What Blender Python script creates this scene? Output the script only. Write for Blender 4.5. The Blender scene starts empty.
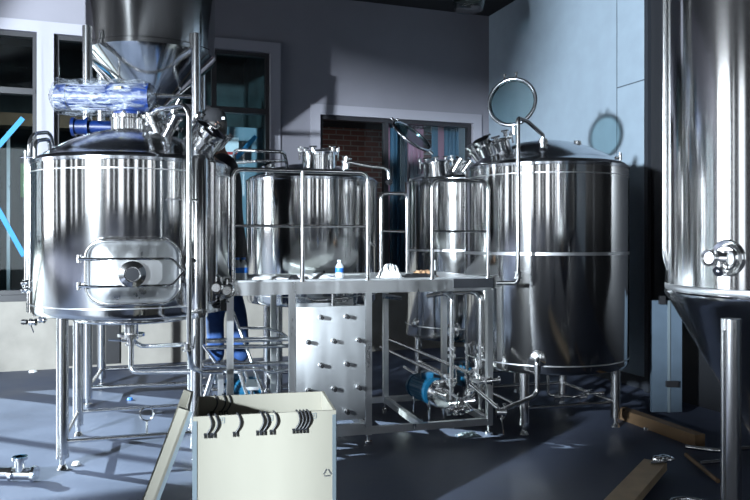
import bpy, bmesh, math, random
from mathutils import Vector, Matrix
random.seed(7)
PI = math.pi
SC = bpy.context.scene
COL = SC.collection

# ------------------------------------------------------------------ camera, world, light, exposure
cam = bpy.data.cameras.new('camera'); cam.sensor_width = 36; cam.lens = 36*720/750
cam.shift_y = -10/750; cam.clip_end = 200
cam_o = bpy.data.objects.new('camera', cam); COL.objects.link(cam_o)
cam_o.location = (0, 0, 1.5); cam_o.rotation_euler = (PI/2, 0, 0)
SC.camera = cam_o
vs = SC.view_settings
vs.view_transform = 'Standard'; vs.look = 'None'; vs.gamma = 1; vs.use_curve_mapping = False
vs.exposure = 0.0
SC.cycles.max_bounces = 10; SC.cycles.glossy_bounces = 6; SC.cycles.diffuse_bounces = 2
SC.cycles.transparent_max_bounces = 12
SC.cycles.sample_clamp_indirect = 6
SC.cycles.use_denoising = True; SC.cycles.caustics_reflective = False; SC.cycles.caustics_refractive = False

w = bpy.data.worlds.new('daylight'); SC.world = w; w.use_nodes = True
w.node_tree.nodes['Background'].inputs[0].default_value = (.62, .78, 1, 1)
w.node_tree.nodes['Background'].inputs[1].default_value = .15

# room frame: corner of back wall and right wall; a runs left along the back wall, b runs towards the camera
RC = Vector((1.63, 10.3, 0)); RTH = math.atan2(-.335, -.942)
RM = Matrix.Translation(RC) @ Matrix.Rotation(RTH, 4, 'Z')
def R(a, b, z=0): return RM @ Vector((a, b, z))

def light(name, kind, loc, look, energy, color=(1, 1, 1), **kw):
    l = bpy.data.lights.new(name, kind); l.energy = energy; l.color = color
    for k, v in kw.items(): setattr(l, k, v)
    o = bpy.data.objects.new(name, l); COL.objects.link(o)
    o.location = loc
    o.rotation_euler = (Vector(look)-Vector(loc)).to_track_quat('-Z', 'Y').to_euler()
    return o

# low sun through the glazing left of the frame
light('sun', 'SUN', (-12, 8, 9), Vector((-12, 8, 9))+Vector((.93, -.38, -.47)), 30, (1, .97, .93), angle=.012)
# floodlight behind and left of the camera, nearly level
FL = Vector((-5.7, -3.7, 2.6))
light('floodlight', 'SPOT', FL, FL+Vector((.47, .88, -.05)), 19000, (.80, .91, 1), spot_size=math.radians(48), spot_blend=.12, shadow_soft_size=.16)
# added area lights in unseen tall windows, for stripes in the steel and floor fill
WIN_L = [(.5, 2.9), (3.6, 3.8), (4.6, 5.5), (6.6, 6.8), (7.5, 7.9), (9.0, 9.2), (9.8, 10.6), (12.0, 12.3), (13.0, 14.2)]       # b ranges on the left wall
WIN_F = [(.5, .7), (1.3, 2.1), (3.0, 3.2), (4.3, 4.9), (6.2, 6.4), (7.3, 8.4), (9.4, 9.6), (10.6, 11.3), (12.3, 12.5)]             # a ranges on the front wall
for i, (b0, b1) in enumerate(WIN_L):
    light('window_daylight', 'AREA', R(13.12, (b0+b1)/2, 2.45), R(0, (b0+b1)/2, 2.45), (110 if i == 0 else 26)*(b1-b0), (.86, .93, 1), shape='RECTANGLE', size=b1-b0, size_y=3.7)  # first window boosted to brighten the left floor
for i, (a0, a1) in enumerate(WIN_F):
    light('window_daylight', 'AREA', R((a0+a1)/2, 15.12, 2.45), R((a0+a1)/2, 0, 2.45), 28*(a1-a0), (.86, .93, 1), shape='RECTANGLE', size=a1-a0, size_y=3.7)
# added fill lights for the neighbouring room behind the glass
light('neighbour_room_fill', 'AREA', R(6, -2, 3.9), R(6, -2.2, 0), 40, (.8, .92, 1), shape='RECTANGLE', size=1.2, size_y=.6)
light('neighbour_room_fill', 'AREA', R(1.7, -1.0, 3.25), R(1.7, -1.8, 0), 8, (1, .93, .88), shape='RECTANGLE', size=1.2, size_y=.4)

# ------------------------------------------------------------------ materials
def mat(name, color, rough=.5, metal=0, bump=0, bscale=20, stretch=(1, 1, 1), rvar=0, cvar=0, cscale=3, aniso=0, emit=0, coat=0, alpha=1, trans=0, spec=.5):
    m = bpy.data.materials.new(name); m.use_nodes = True
    nt = m.node_tree; n = nt.nodes; l = nt.links; b = n['Principled BSDF']
    b.inputs['Base Color'].default_value = (*color, 1); b.inputs['Roughness'].default_value = rough
    b.inputs['Metallic'].default_value = metal; b.inputs['Specular IOR Level'].default_value = spec
    b.inputs['Coat Weight'].default_value = coat
    if trans: b.inputs['Transmission Weight'].default_value = trans
    if alpha < 1: b.inputs['Alpha'].default_value = alpha
    if emit: b.inputs['Emission Color'].default_value = (*color, 1); b.inputs['Emission Strength'].default_value = emit
    if aniso:
        b.inputs['Anisotropic'].default_value = aniso; b.inputs['Anisotropic Rotation'].default_value = .25
        t = n.new('ShaderNodeTangent'); t.direction_type = 'RADIAL'; t.axis = 'Z'
        l.new(t.outputs[0], b.inputs['Tangent'])
    tc = n.new('ShaderNodeTexCoord')
    def noise(scale, st, det=4):
        mp = n.new('ShaderNodeMapping'); mp.inputs['Scale'].default_value = st
        l.new(tc.outputs['Object'], mp.inputs[0])
        z = n.new('ShaderNodeTexNoise'); z.inputs['Scale'].default_value = scale; z.inputs['Detail'].default_value = det
        l.new(mp.outputs[0], z.inputs['Vector']); return z
    if bump:
        z = noise(bscale, stretch); bp = n.new('ShaderNodeBump'); bp.inputs['Strength'].default_value = bump; bp.inputs['Distance'].default_value = .01
        l.new(z.outputs[0], bp.inputs['Height']); l.new(bp.outputs[0], b.inputs['Normal'])
    if rvar:
        z = noise(cscale, stretch); r = n.new('ShaderNodeMapRange'); r.inputs[1].default_value = .3; r.inputs[2].default_value = .7
        r.inputs[3].default_value = max(0, rough-rvar); r.inputs[4].default_value = rough+rvar
        l.new(z.outputs[0], r.inputs[0]); l.new(r.outputs[0], b.inputs['Roughness'])
    if cvar:
        z = noise(cscale, stretch, 6); r = n.new('ShaderNodeMapRange'); r.inputs[1].default_value = .3; r.inputs[2].default_value = .7
        r.inputs[3].default_value = 1-cvar; r.inputs[4].default_value = 1+cvar
        mx = n.new('ShaderNodeVectorMath'); mx.operation = 'SCALE'; mx.inputs[0].default_value = color
        l.new(z.outputs[0], r.inputs[0]); l.new(r.outputs[0], mx.inputs['Scale']); l.new(mx.outputs[0], b.inputs['Base Color'])
    return m

M = {}
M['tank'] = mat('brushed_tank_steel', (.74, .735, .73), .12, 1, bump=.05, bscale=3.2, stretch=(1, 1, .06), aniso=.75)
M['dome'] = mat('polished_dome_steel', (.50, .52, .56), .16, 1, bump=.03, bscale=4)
M['seam'] = mat('weld_seam_steel', (.62, .63, .65), .34, 1)
M['pipe'] = mat('polished_pipe_steel', (.76, .76, .76), .15, 1)
M['leg'] = mat('leg_steel', (.66, .66, .67), .2, 1, bump=.03, bscale=5, stretch=(1, 1, .1))
M['satin'] = mat('satin_steel', (.62, .63, .64), .36, 1, rvar=.1, cscale=14, stretch=(1, 1, .15))
M['plate'] = mat('hazed_steel_sheet', (.66, .68, .70), .42, .85, rvar=.08, cvar=.06, cscale=9, stretch=(1, 1, .2))
M['fit'] = mat('fitting_steel', (.8, .8, .8), .13, 1)
M['black'] = mat('black_rubber', (.012, .012, .014), .45)
M['blackmetal'] = mat('black_painted_metal', (.016, .017, .02), .35)
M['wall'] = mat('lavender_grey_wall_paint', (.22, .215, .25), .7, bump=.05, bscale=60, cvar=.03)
M['trimwhite'] = mat('pale_window_trim_paint', (.32, .315, .36), .5)
M['lowwall'] = mat('pale_beige_wall', (.25, .235, .21), .8, bump=.15, bscale=18, cvar=.12, cscale=4)
M['rwall'] = mat('pale_blue_grey_wall_panel', (.24, .30, .36), .62, bump=.03, bscale=40, cvar=.05, cscale=5)
M['joint'] = mat('panel_joint', (.06, .08, .1), .8)
M['ceil'] = mat('black_ceiling_paint', (.012, .012, .015), .8)
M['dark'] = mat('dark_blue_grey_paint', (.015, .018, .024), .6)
M['frame'] = mat('black_window_frame', (.02, .02, .024), .4)
M['floor'] = mat('blue_grey_floor_paint', (.072, .086, .128), .5, spec=.15, rvar=.1, cvar=.16, cscale=1.8, bump=.06, bscale=14, coat=0)
M['ply'] = mat('pale_plywood', (.245, .232, .19), .65, cvar=.08, cscale=3, stretch=(1, 1, .25))
M['plyin'] = M['ply']
M['edge'] = mat('galvanised_edge_strip', (.22, .27, .30), .45, .6)
M['wood'] = mat('warm_timber', (.17, .105, .055), .65, cvar=.2, cscale=5, stretch=(1, .2, 1))
M['wood2'] = mat('pale_sawn_timber', (.72, .56, .38), .7, cvar=.15, cscale=6)
M['blue'] = mat('bright_blue_paint', (.004, .022, .12), .35, coat=.2)
M['teal'] = mat('teal_blue_pump_paint', (.006, .09, .18), .4)
M['tape'] = mat('light_blue_tape', (.01, .20, .42), .6)
M['yellow'] = mat('yellow_plate', (.6, .5, .05), .5)
M['skin'] = mat('skin', (.48, .27, .2), .55)
M['jacket'] = mat('black_jacket_cloth', (.005, .0055, .008), .85, bump=.2, bscale=30)
M['jeans'] = mat('blue_denim', (.008, .040, .14), .8, cvar=.3, cscale=9, bump=.2, bscale=60)
M['hair'] = mat('dark_hair', (.015, .012, .01), .6)
M['white'] = mat('white_plastic', (.75, .77, .8), .4)
M['paper'] = mat('white_paper', (.72, .73, .74), .75, bump=.3, bscale=30)
M['card'] = mat('tan_leather', (.50, .30, .17), .8, bump=.3, bscale=40)
M['bluelabel'] = mat('blue_bottle_label', (.02, .15, .55), .5)
M['pink'] = mat('dusty_pink_cloth', (.42, .16, .22), .8)
M['bluecloth'] = mat('slate_blue_cloth', (.07, .13, .20), .8)
M['greenish'] = mat('dark_teal_board', (.014, .028, .03), .7, cvar=.5, cscale=3)
M['paleblue'] = mat('pale_blue_door_paint', (.16, .24, .29), .6)
M['leafpaint'] = mat('dull_blue_metal_paint', (.06, .085, .115), .5, cvar=.15, cscale=4)
M['red'] = mat('red_print', (.5, .03, .03), .6)
M['green'] = mat('leaf_green', (.15, .4, .12), .7)  # even green for the small picture

def glassmat(name, tint, refl=.06):
    m = bpy.data.materials.new(name); m.use_nodes = True; nt = m.node_tree; n = nt.nodes; l = nt.links
    n.remove(n['Principled BSDF']); out = n['Material Output']
    t = n.new('ShaderNodeBsdfTransparent'); t.inputs[0].default_value = (*tint, 1)
    g = n.new('ShaderNodeBsdfGlossy'); g.inputs['Roughness'].default_value = .02
    fr = n.new('ShaderNodeLayerWeight'); fr.inputs[0].default_value = .5
    pw = n.new('ShaderNodeMath'); pw.operation = 'POWER'; pw.inputs[1].default_value = 4; l.new(fr.outputs['Facing'], pw.inputs[0])
    ma = n.new('ShaderNodeMath'); ma.operation = 'MULTIPLY_ADD'; ma.inputs[1].default_value = .6; ma.inputs[2].default_value = .04; l.new(pw.outputs[0], ma.inputs[0])
    mx = n.new('ShaderNodeMixShader')
    l.new(ma.outputs[0], mx.inputs[0]); l.new(t.outputs[0], mx.inputs[1]); l.new(g.outputs[0], mx.inputs[2]); l.new(mx.outputs[0], out.inputs[0])
    return m
M['glass'] = glassmat('window_glass', (.8, .88, .9))
M['lidglass'] = glassmat('lid_glass', (.72, .82, .83))
def filmmat():
    m = bpy.data.materials.new('clear_wrapping_film'); m.use_nodes = True; nt = m.node_tree; n = nt.nodes; l = nt.links
    b = n['Principled BSDF']; b.inputs['Base Color'].default_value = (.26, .29, .34, 1); b.inputs['Roughness'].default_value = .3
    tc = n.new('ShaderNodeTexCoord'); mp = n.new('ShaderNodeMapping'); mp.inputs['Scale'].default_value = (1, 3, 3)
    z = n.new('ShaderNodeTexNoise'); z.inputs['Scale'].default_value = 7; z.inputs['Detail'].default_value = 5; z.inputs['Distortion'].default_value = 1.5
    l.new(tc.outputs['Object'], mp.inputs[0]); l.new(mp.outputs[0], z.inputs['Vector'])
    r = n.new('ShaderNodeMapRange'); r.inputs[1].default_value = .42; r.inputs[2].default_value = .68; r.inputs[3].default_value = .05; r.inputs[4].default_value = .8
    l.new(z.outputs[0], r.inputs[0]); l.new(r.outputs[0], b.inputs['Alpha'])
    bp = n.new('ShaderNodeBump'); bp.inputs['Strength'].default_value = .8; bp.inputs['Distance'].default_value = .03
    l.new(z.outputs[0], bp.inputs['Height']); l.new(bp.outputs[0], b.inputs['Normal'])
    return m
M['film'] = filmmat()
def brickmat():
    m = bpy.data.materials.new('dark_red_brick'); m.use_nodes = True; nt = m.node_tree; n = nt.nodes; l = nt.links
    b = n['Principled BSDF']; b.inputs['Roughness'].default_value = .85
    tc = n.new('ShaderNodeTexCoord'); sx = n.new('ShaderNodeSeparateXYZ'); cb = n.new('ShaderNodeCombineXYZ')
    l.new(tc.outputs['Object'], sx.inputs[0]); l.new(sx.outputs[0], cb.inputs[0]); l.new(sx.outputs[2], cb.inputs[1])
    k = n.new('ShaderNodeTexBrick'); k.inputs['Color1'].default_value = (.16, .045, .035, 1); k.inputs['Color2'].default_value = (.09, .03, .028, 1)
    k.inputs['Mortar'].default_value = (.20, .18, .17, 1); k.inputs['Scale'].default_value = 1; k.inputs['Brick Width'].default_value = .25
    k.inputs['Row Height'].default_value = .085; k.inputs['Mortar Size'].default_value = .009
    l.new(cb.outputs[0], k.inputs['Vector']); l.new(k.outputs[0], b.inputs['Base Color']); return m
M['brick'] = brickmat()

# ------------------------------------------------------------------ builders
def at(px, py, d): return Vector(((px-375)/720*d, d, 1.5+(240-py)/720*d))
A = math.radians(16); U = Vector((math.cos(A), math.sin(A), 0)); V = Vector((-math.sin(A), math.cos(A), 0)); Z = Vector((0, 0, 1))

def empty(name, loc, label, cat, group=None, rz=0):
    o = bpy.data.objects.new(name, None); COL.objects.link(o); o.location = loc; o.rotation_euler = (0, 0, rz)
    o.empty_display_size = .1; return tag(o, label, cat, group)
def tag(o, label, cat, group=None, kind=None):
    if label: o['label'] = label
    if cat: o['category'] = cat
    if group: o['group'] = group
    if kind: o['kind'] = kind
    return o
def copy_tree(o, loc=None, rz=None, label=None, parent=None):
    c = o.copy(); COL.objects.link(c); c.parent = parent
    if parent is not None: c.matrix_parent_inverse = o.matrix_parent_inverse.copy()
    if loc is not None: c.location = loc
    if rz is not None: c.rotation_euler = (0, 0, rz)
    if label: c['label'] = label
    for ch in list(o.children): copy_tree(ch, parent=c)
    return c
def worldm(o):
    m = Matrix.Translation(o.location) @ o.rotation_euler.to_matrix().to_4x4()
    return worldm(o.parent) @ m if o.parent else m

class MB:
    def __init__(s): s.bm = bmesh.new()
    def box(s, c, size, rz=0, mtx=None, bev=0):
        m = Matrix.Translation(c) @ (mtx.to_4x4() if mtx else Matrix.Rotation(rz, 4, 'Z')) @ Matrix.Diagonal((*size, 1))
        r = bmesh.ops.create_cube(s.bm, size=1, matrix=m)
        if bev:
            es = list({e for v in r['verts'] for e in v.link_edges})
            bmesh.ops.bevel(s.bm, geom=es, offset=bev, segments=2, affect='EDGES', profile=.5)
        return s
    def cyl(s, p0, p1, r, r1=None, seg=20, cap=True):
        p0 = Vector(p0); p1 = Vector(p1); d = p1-p0
        m = Matrix.Translation((p0+p1)/2) @ d.to_track_quat('Z', 'Y').to_matrix().to_4x4()
        bmesh.ops.create_cone(s.bm, cap_ends=cap, segments=seg, radius1=r, radius2=r if r1 is None else r1, depth=d.length, matrix=m); return s
    def beam(s, p0, p1, w_, h):
        p0 = Vector(p0); p1 = Vector(p1); d = (p1-p0); x = d.normalized()
        up = Z if abs(x.z) < .9 else U
        y = up.cross(x).normalized(); z = x.cross(y)
        m = Matrix((x, y, z)).transposed().to_4x4()
        return s.box((p0+p1)/2, (d.length, w_, h), mtx=m)
    def lathe(s, prof, c=(0, 0, 0), seg=96, mtx=None):
        m = Matrix.Translation(c) @ (mtx.to_4x4() if mtx else Matrix())
        rings = []
        for r, z in prof:
            if r < 1e-5: rings.append([s.bm.verts.new(m @ Vector((0, 0, z)))])
            else: rings.append([s.bm.verts.new(m @ Vector((r*math.cos(2*PI*i/seg), r*math.sin(2*PI*i/seg), z))) for i in range(seg)])
        for a, b in zip(rings, rings[1:]):
            for i in range(seg):
                j = (i+1) % seg
                if len(a) == 1 and len(b) == 1: continue
                if len(a) == 1: s.bm.faces.new((a[0], b[j], b[i]))
                elif len(b) == 1: s.bm.faces.new((a[i], a[j], b[0]))
                else: s.bm.faces.new((a[i], a[j], b[j], b[i]))
        return s
    def torus(s, c, axis, R_, r, seg=40, ts=10, arc=None):
        q = Vector(axis).to_track_quat('Z', 'Y').to_matrix(); pts = []
        a0, a1 = arc if arc else (0, 2*PI)
        n = seg if arc is None else seg+1
        pts = [Vector(c)+q @ Vector((R_*math.cos(a0+(a1-a0)*i/seg), R_*math.sin(a0+(a1-a0)*i/seg), 0)) for i in range(n)]
        return s.sweep(pts, r, ts, closed=arc is None)
    def sweep(s, pts, r, seg=12, closed=False):
        n = len(pts); rings = []; prev = None
        for i, p in enumerate(pts):
            if closed: t = (pts[(i+1) % n]-pts[i-1]).normalized()
            elif i == 0: t = (pts[1]-p).normalized()
            elif i == n-1: t = (p-pts[-2]).normalized()
            else: t = ((pts[i+1]-p).normalized()+(p-pts[i-1]).normalized()).normalized()
            if prev is None:
                x = t.orthogonal().normalized()
            else:
                x = (prev-t*prev.dot(t)).normalized()
            prev = x; y = t.cross(x)
            rings.append([s.bm.verts.new(p+(x*math.cos(2*PI*k/seg)+y*math.sin(2*PI*k/seg))*r) for k in range(seg)])
        pr = list(zip(rings, rings[1:]))
        if closed:
            a, b = rings[-1], rings[0]
            best = min(range(seg), key=lambda k: (a[0].co-b[k].co).length)
            pr.append((a, b[best:]+b[:best]))
        for a, b in pr:
            for k in range(seg): s.bm.faces.new((a[k], a[(k+1) % seg], b[(k+1) % seg], b[k]))
        if not closed: s.bm.faces.new(list(reversed(rings[0]))); s.bm.faces.new(rings[-1])
        return s
    def tube(s, pts, r, bend=.06, seg=14):
        pts = [Vector(p) for p in pts]; out = [pts[0]]
        for i in range(1, len(pts)-1):
            a, p, b = pts[i-1], pts[i], pts[i+1]
            d0 = (a-p); d1 = (b-p); k = min(bend, d0.length*.48, d1.length*.48)
            d0.normalize(); d1.normalize()
            if d0.dot(d1) < -.995: out.append(p); continue
            q0 = p+d0*k; q1 = p+d1*k
            for j in range(7):
                t = j/6; out.append(q0*(1-t)**2+p*2*t*(1-t)+q1*t*t)
        out.append(pts[-1]); return s.sweep(out, r, seg)
    def poly(s, pts, th, nrm):          # extruded polygon
        nrm = Vector(nrm)*th
        a = [s.bm.verts.new(Vector(p)) for p in pts]; b = [s.bm.verts.new(Vector(p)+nrm) for p in pts]
        s.bm.faces.new(a); s.bm.faces.new(list(reversed(b)))
        for i in range(len(a)): j = (i+1) % len(a); s.bm.faces.new((a[i], b[i], b[j], a[j]))
        return s
    def build(s, name, m, parent=None, label=None, cat=None, group=None, kind=None, origin=None, smooth=True):
        bmesh.ops.recalc_face_normals(s.bm, faces=s.bm.faces)
        me = bpy.data.meshes.new(name)
        if parent is not None: s.bm.transform(worldm(parent).inverted())
        else:
            if origin is None:
                vs_ = [v.co for v in s.bm.verts]
                origin = Vector(((min(v.x for v in vs_)+max(v.x for v in vs_))/2, (min(v.y for v in vs_)+max(v.y for v in vs_))/2, min(v.z for v in vs_)))
            s.bm.transform(Matrix.Translation(-Vector(origin)))
        s.bm.to_mesh(me); s.bm.free()
        me.materials.append(m)
        if smooth:
            me.polygons.foreach_set('use_smooth', [True]*len(me.polygons)); me.set_sharp_from_angle(angle=math.radians(38))
        o = bpy.data.objects.new(name, me); COL.objects.link(o)
        if parent is not None: o.parent = parent
        else: o.location = origin
        tag(o, label, cat, group, kind); return o

class RB(MB):                                      # setting pieces are drawn in the room frame (a, b, z)
    def rb(s, a0, a1, b0, b1, z0, z1): return s.box(((a0+a1)/2, (b0+b1)/2, (z0+z1)/2), (abs(a1-a0), abs(b1-b0), abs(z1-z0)))
    def rbuild(s, name, m, parent=None, **k):
        bmesh.ops.recalc_face_normals(s.bm, faces=s.bm.faces)
        me = bpy.data.meshes.new(name)
        if parent is None: pass
        s.bm.to_mesh(me); s.bm.free(); me.materials.append(m)
        o = bpy.data.objects.new(name, me); COL.objects.link(o)
        if parent is not None: o.parent = parent
        else:
            o.location = RC; o.rotation_euler = (0, 0, RTH)
            if 'kind' not in k and 'label' not in k: k['kind'] = 'structure'
        tag(o, k.get('label'), k.get('cat'), k.get('group'), k.get('kind')); return o

def wall(name, m, length, height, holes, axis, fixed, th, z0=0):
    """holes: (s0,s1,z0,z1); wall cut into blocks around them"""
    rb = RB(); cuts = sorted({0, length, *[h[0] for h in holes], *[h[1] for h in holes]})
    for s0, s1 in zip(cuts, cuts[1:]):
        hs = sorted([h for h in holes if h[0] <= s0 and h[1] >= s1], key=lambda h: h[2]); z = z0
        for h in hs+[(0, 0, height, height)]:
            if h[2] > z+1e-6:
                if axis == 'a': rb.rb(s0, s1, fixed-th, fixed, z, h[2])
                else: rb.rb(fixed-th if th > 0 else fixed, fixed if th > 0 else fixed-th, s0, s1, z, h[2])
            z = h[3]
    return rb.rbuild(name, m)

# ------------------------------------------------------------------ the room
H = 4.7
RB().rb(-.3, 13.3, -5, 15.3, -.2, 0).rbuild('floor', M['floor'])
RB().rb(-.3, 13.3, 0, 15.3, H, H+.2).rb(-.3, 7.1, -5, 0, H, H+.2).rbuild('ceiling', M['ceil'])
W1 = (3.16, 5.70, .87, 3.9)      # left glazing seen behind the tanks
W0 = (5.88, 7.6, .87, 3.9)
W2 = (.26, 2.5, .87, 3.15)       # window with the brick wall behind
WX = (7.75, 12.6, .15, 3.4)       # glazing left of the frame, the sun comes in here
wall('wall_back', M['wall'], 13.2, H, [W1, W0, W2, WX], 'a', 0, .25, z0=.87)
# lower part: pale wall below the windows
lw = RB(); lw.rb(0, 7.75, -.25, .02, 0, .80); lw.rb(12.6, 13.2, -.25, 0, 0, .87); lw.rb(7.75, 12.6, -.25, 0, 0, .15)
lw.rbuild('wall_back_base', M['lowwall'])
lw = RB(); lw.rb(0, 7.75, -.25, .05, .80, .87); lw.rbuild('trim_1', M['frame'])
wall('wall_right', M['rwall'], 15.2, H, [], 'b', 0, .25)
jt = RB()
def onR(px, py):
    r = Vector(((px-375)/720, 1, (240-py)/720)); uw = Vector((.942, .335, 0)); t = uw.dot(RC)/uw.dot(r); p = Vector((0, 0, 1.5))+r*t
    return RM.inverted() @ p
j1 = onR(617, 88); j2 = onR(655, 76)
jt.rb(0, .004, j1.y-.004, j1.y+.004, 0, H); jt.rb(0, .004, j1.y, 6.0, j1.z-.006, j1.z+.006)
jt.rb(0, .004, 6.0, 6.01, 0, H)
jt.rbuild('trim_2', M['joint'])
RB().rb(0, .03, .1, 15, 0, .12).rbuild('baseboard_right', M['dark'])
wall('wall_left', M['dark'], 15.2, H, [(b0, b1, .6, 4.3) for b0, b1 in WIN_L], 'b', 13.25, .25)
fw = RB(); cuts = sorted({0, 13.2, *[x for h in WIN_F for x in h]})
for s0, s1 in zip(cuts, cuts[1:]):
    if any(h[0] <= s0 and h[1] >= s1 for h in WIN_F): fw.rb(s0, s1, 15, 15.25, 0, .6); fw.rb(s0, s1, 15, 15.25, 4.3, H)
    else: fw.rb(s0, s1, 15, 15.25, 0, H)
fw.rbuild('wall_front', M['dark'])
# added unseen blockers behind the camera, cut to shape the light patches on the walls
az0 = math.radians(28); pd = Vector((math.sin(az0), math.cos(az0), 0)); FX = Vector((FL.x, FL.y, 0))
def lp(az, el=None, z=None, dist=3.0):
    a = math.radians(az); h = dist/math.cos(a-az0); d = Vector((math.sin(a), math.cos(a), 0))
    p = FX+d*h; p.z = z if z is not None else 2.6+math.tan(math.radians(el))*h; return p
def blocker(name, pts):
    MB().poly(pts, .02, pd).build(name, M['dark'], kind='structure', smooth=False)
blocker('light_blocker', [lp(18.1, -2.6), lp(20.0, -2.6), lp(20.0, 4.0), lp(26.1, 2.2), lp(29.9, 2.0), lp(31.0, 3.6), lp(32.2, 7), lp(32.2, z=4.69), lp(18.1, z=4.69)])
blocker('light_blocker_base', [lp(27.5, z=0), lp(34.0, z=0), lp(34.0, -11.6), lp(27.5, -12.2)])
blocker('light_blocker_side', [lp(38.2, z=0), lp(52, z=0), lp(52, -9.5), lp(38.2, -10.2)])

# windows
def window(n, a0, a1, z0, z1, mull, trans, trim):
    f = RB(); t = .05
    f.rb(a0, a1, -.14, -.04, z0, z0+t).rb(a0, a1, -.14, -.04, z1-t, z1).rb(a0, a0+t, -.14, -.04, z0+t, z1-t).rb(a1-t, a1, -.14, -.04, z0+t, z1-t)
    for x in mull: f.rb(x-.03, x+.03, -.14, -.04, z0+t, z1-t)
    for (x0, x1, z) in trans: f.rb(x0, x1, -.15, -.03, z-.035, z+.035)
    r = f.rbuild('window_%d' % n, M['frame'])
    RB().rb(a0+.02, a1-.02, -.093, -.087, z0+.02, z1-.02).rbuild('pane', M['glass'], r)
    if trim:
        g = RB(); k = .13
        g.rb(a0-k, a0, 0, .03, z0, z1+k).rb(a1, a1+k, 0, .03, z0, z1+k).rb(a0, a1, 0, .03, z1, z1+k)
        g.rbuild('window_trim', M['trimwhite'], r)
window(1, *W1, [3.86, 5.0], [(3.2, 5.66, 3.15)], True)
window(2, *W0, [], [(5.9, 7.6, 3.22)], True)
window(3, *W2, [1.55], [], True)
window(4, *WX, [9.4, 11.0], [], False)

# neighbouring room
RB().rb(-.2, 2.7, -2.4, -2.2, 0, 4.2).rbuild('wall_neighbour_brick', M['brick'])
RB().rb(2.7, 7.05, -4.2, -4.0, 0, H).rb(7.05, 7.15, -4.2, -.25, 0, H).rb(2.7, 2.85, -4.1, -.26, 0, H).rbuild('wall_neighbour', M['greenish'])
RB().rb(-.25, 2.7, -2.4, -.25, 3.35, 3.45).rbuild('ceiling_neighbour', M['ceil'])
for a0, a1, mm in ((1.30, 1.36, 'pink'), (1.03, 1.29, 'bluecloth'), (.77, 1.02, 'pink'), (.54, .61, 'bluecloth'), (.44, .535, 'pink'), (.2, .43, 'bluecloth')):
    b = RB(); n = 8
    for i in range(n): b.rb(a0+(a1-a0)*i/n, a0+(a1-a0)*(i+1)/n, -.62-(i % 2)*.02, -.57-(i % 2)*.02, .9, 3.35)
    side = 'nearest the mullion' if a0 > 1.2 else 'second from the mullion' if a0 > 1.0 else 'third from the mullion' if a0 > .69 else 'fourth from the mullion' if a0 > .5 else 'fifth from the mullion' if a0 > .3 else 'beside the corner'
    b.rbuild('hanging_cloth', M[mm], label='%s cloth strip hanging behind the right window, %s' % ('dusty pink' if mm == 'pink' else 'slate blue', side), cat='curtain', group='cloth strips behind the right window')
dp = RB().rb(3.02, 3.62, -1.3, -1.24, 0, 3.12).rbuild('door_panel', M['paleblue'], label='pale blue door leaf seen through the glass behind the man', cat='door')
sgn = RB().rb(3.42, 3.62, -.92, -.90, 2.64, 2.92); sg = sgn.rbuild('notice_board', M['white'], label='white notice with red strip hanging behind the glass', cat='sign')
RB().rb(3.44, 3.58, -.9, -.897, 2.68, 2.72).rbuild('printed_strip', M['red'], sg)

# blue tape crosses on the glass
def onB(px, py, off=0):
    nn = Vector((.335, -.942, 0)); r = Vector(((px-375)/720, 1, (240-py)/720)); t = (nn.dot(RC)+off)/nn.dot(r); return Vector((0, 0, 1.5))+r*t
def tape(p, q, label):
    a, b = onB(*p, -.08), onB(*q, -.08); nn = Vector((.335, -.942, 0)); d = (b-a).normalized(); s = d.cross(nn)*.028
    MB().poly([a-s, b-s, b+s, a+s], .003, nn).build('tape_strip', M['tape'], label=label, cat='tape', group='tape strips on the window glass', smooth=False)
tape((-40, 190), (23, 118), 'light blue tape strip rising to the right on the left window')
tape((-30, 158), (24, 256), 'light blue tape strip falling to the right on the left window')
tape((236, 158), (256, 136), 'light blue tape strip on the glass beside the man')
# small things beyond the left glass
g = RB().rb(6.30, 6.50, -3.9, -3.85, 2.2, 2.75).rbuild('picture_frame', M['green'], label='green picture behind the left window glass', cat='picture')
pp = RB().rb(6.20, 6.38, -3.2, -3.17, 1.9, 2.12).rbuild('white_notice', M['paper'], label='small white notice behind the left window glass', cat='notice')
for a_, h_ in ((6.33, 2.9), (6.55, 2.2)):
    RB().rb(a_-.02, a_+.02, -1.2, -1.16, 0, h_).rbuild('steel_post', M['satin'], label='%s steel post behind the left window glass' % ('tall thin' if h_ > 2.5 else 'short'), cat='post')
RB().rb(4.3, 7.0, -3.8, -3.4, 3.3, 3.5).rbuild('ceiling_beam', M['wood'], label='brown ceiling beam in the room behind the glass', cat='beam')
RB().rb(4.98, 5.65, -.0, .05, .03, .50).rbuild('vent_panel', M['black'], label='black panel low on the pale wall behind the left tank', cat='panel')

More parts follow.
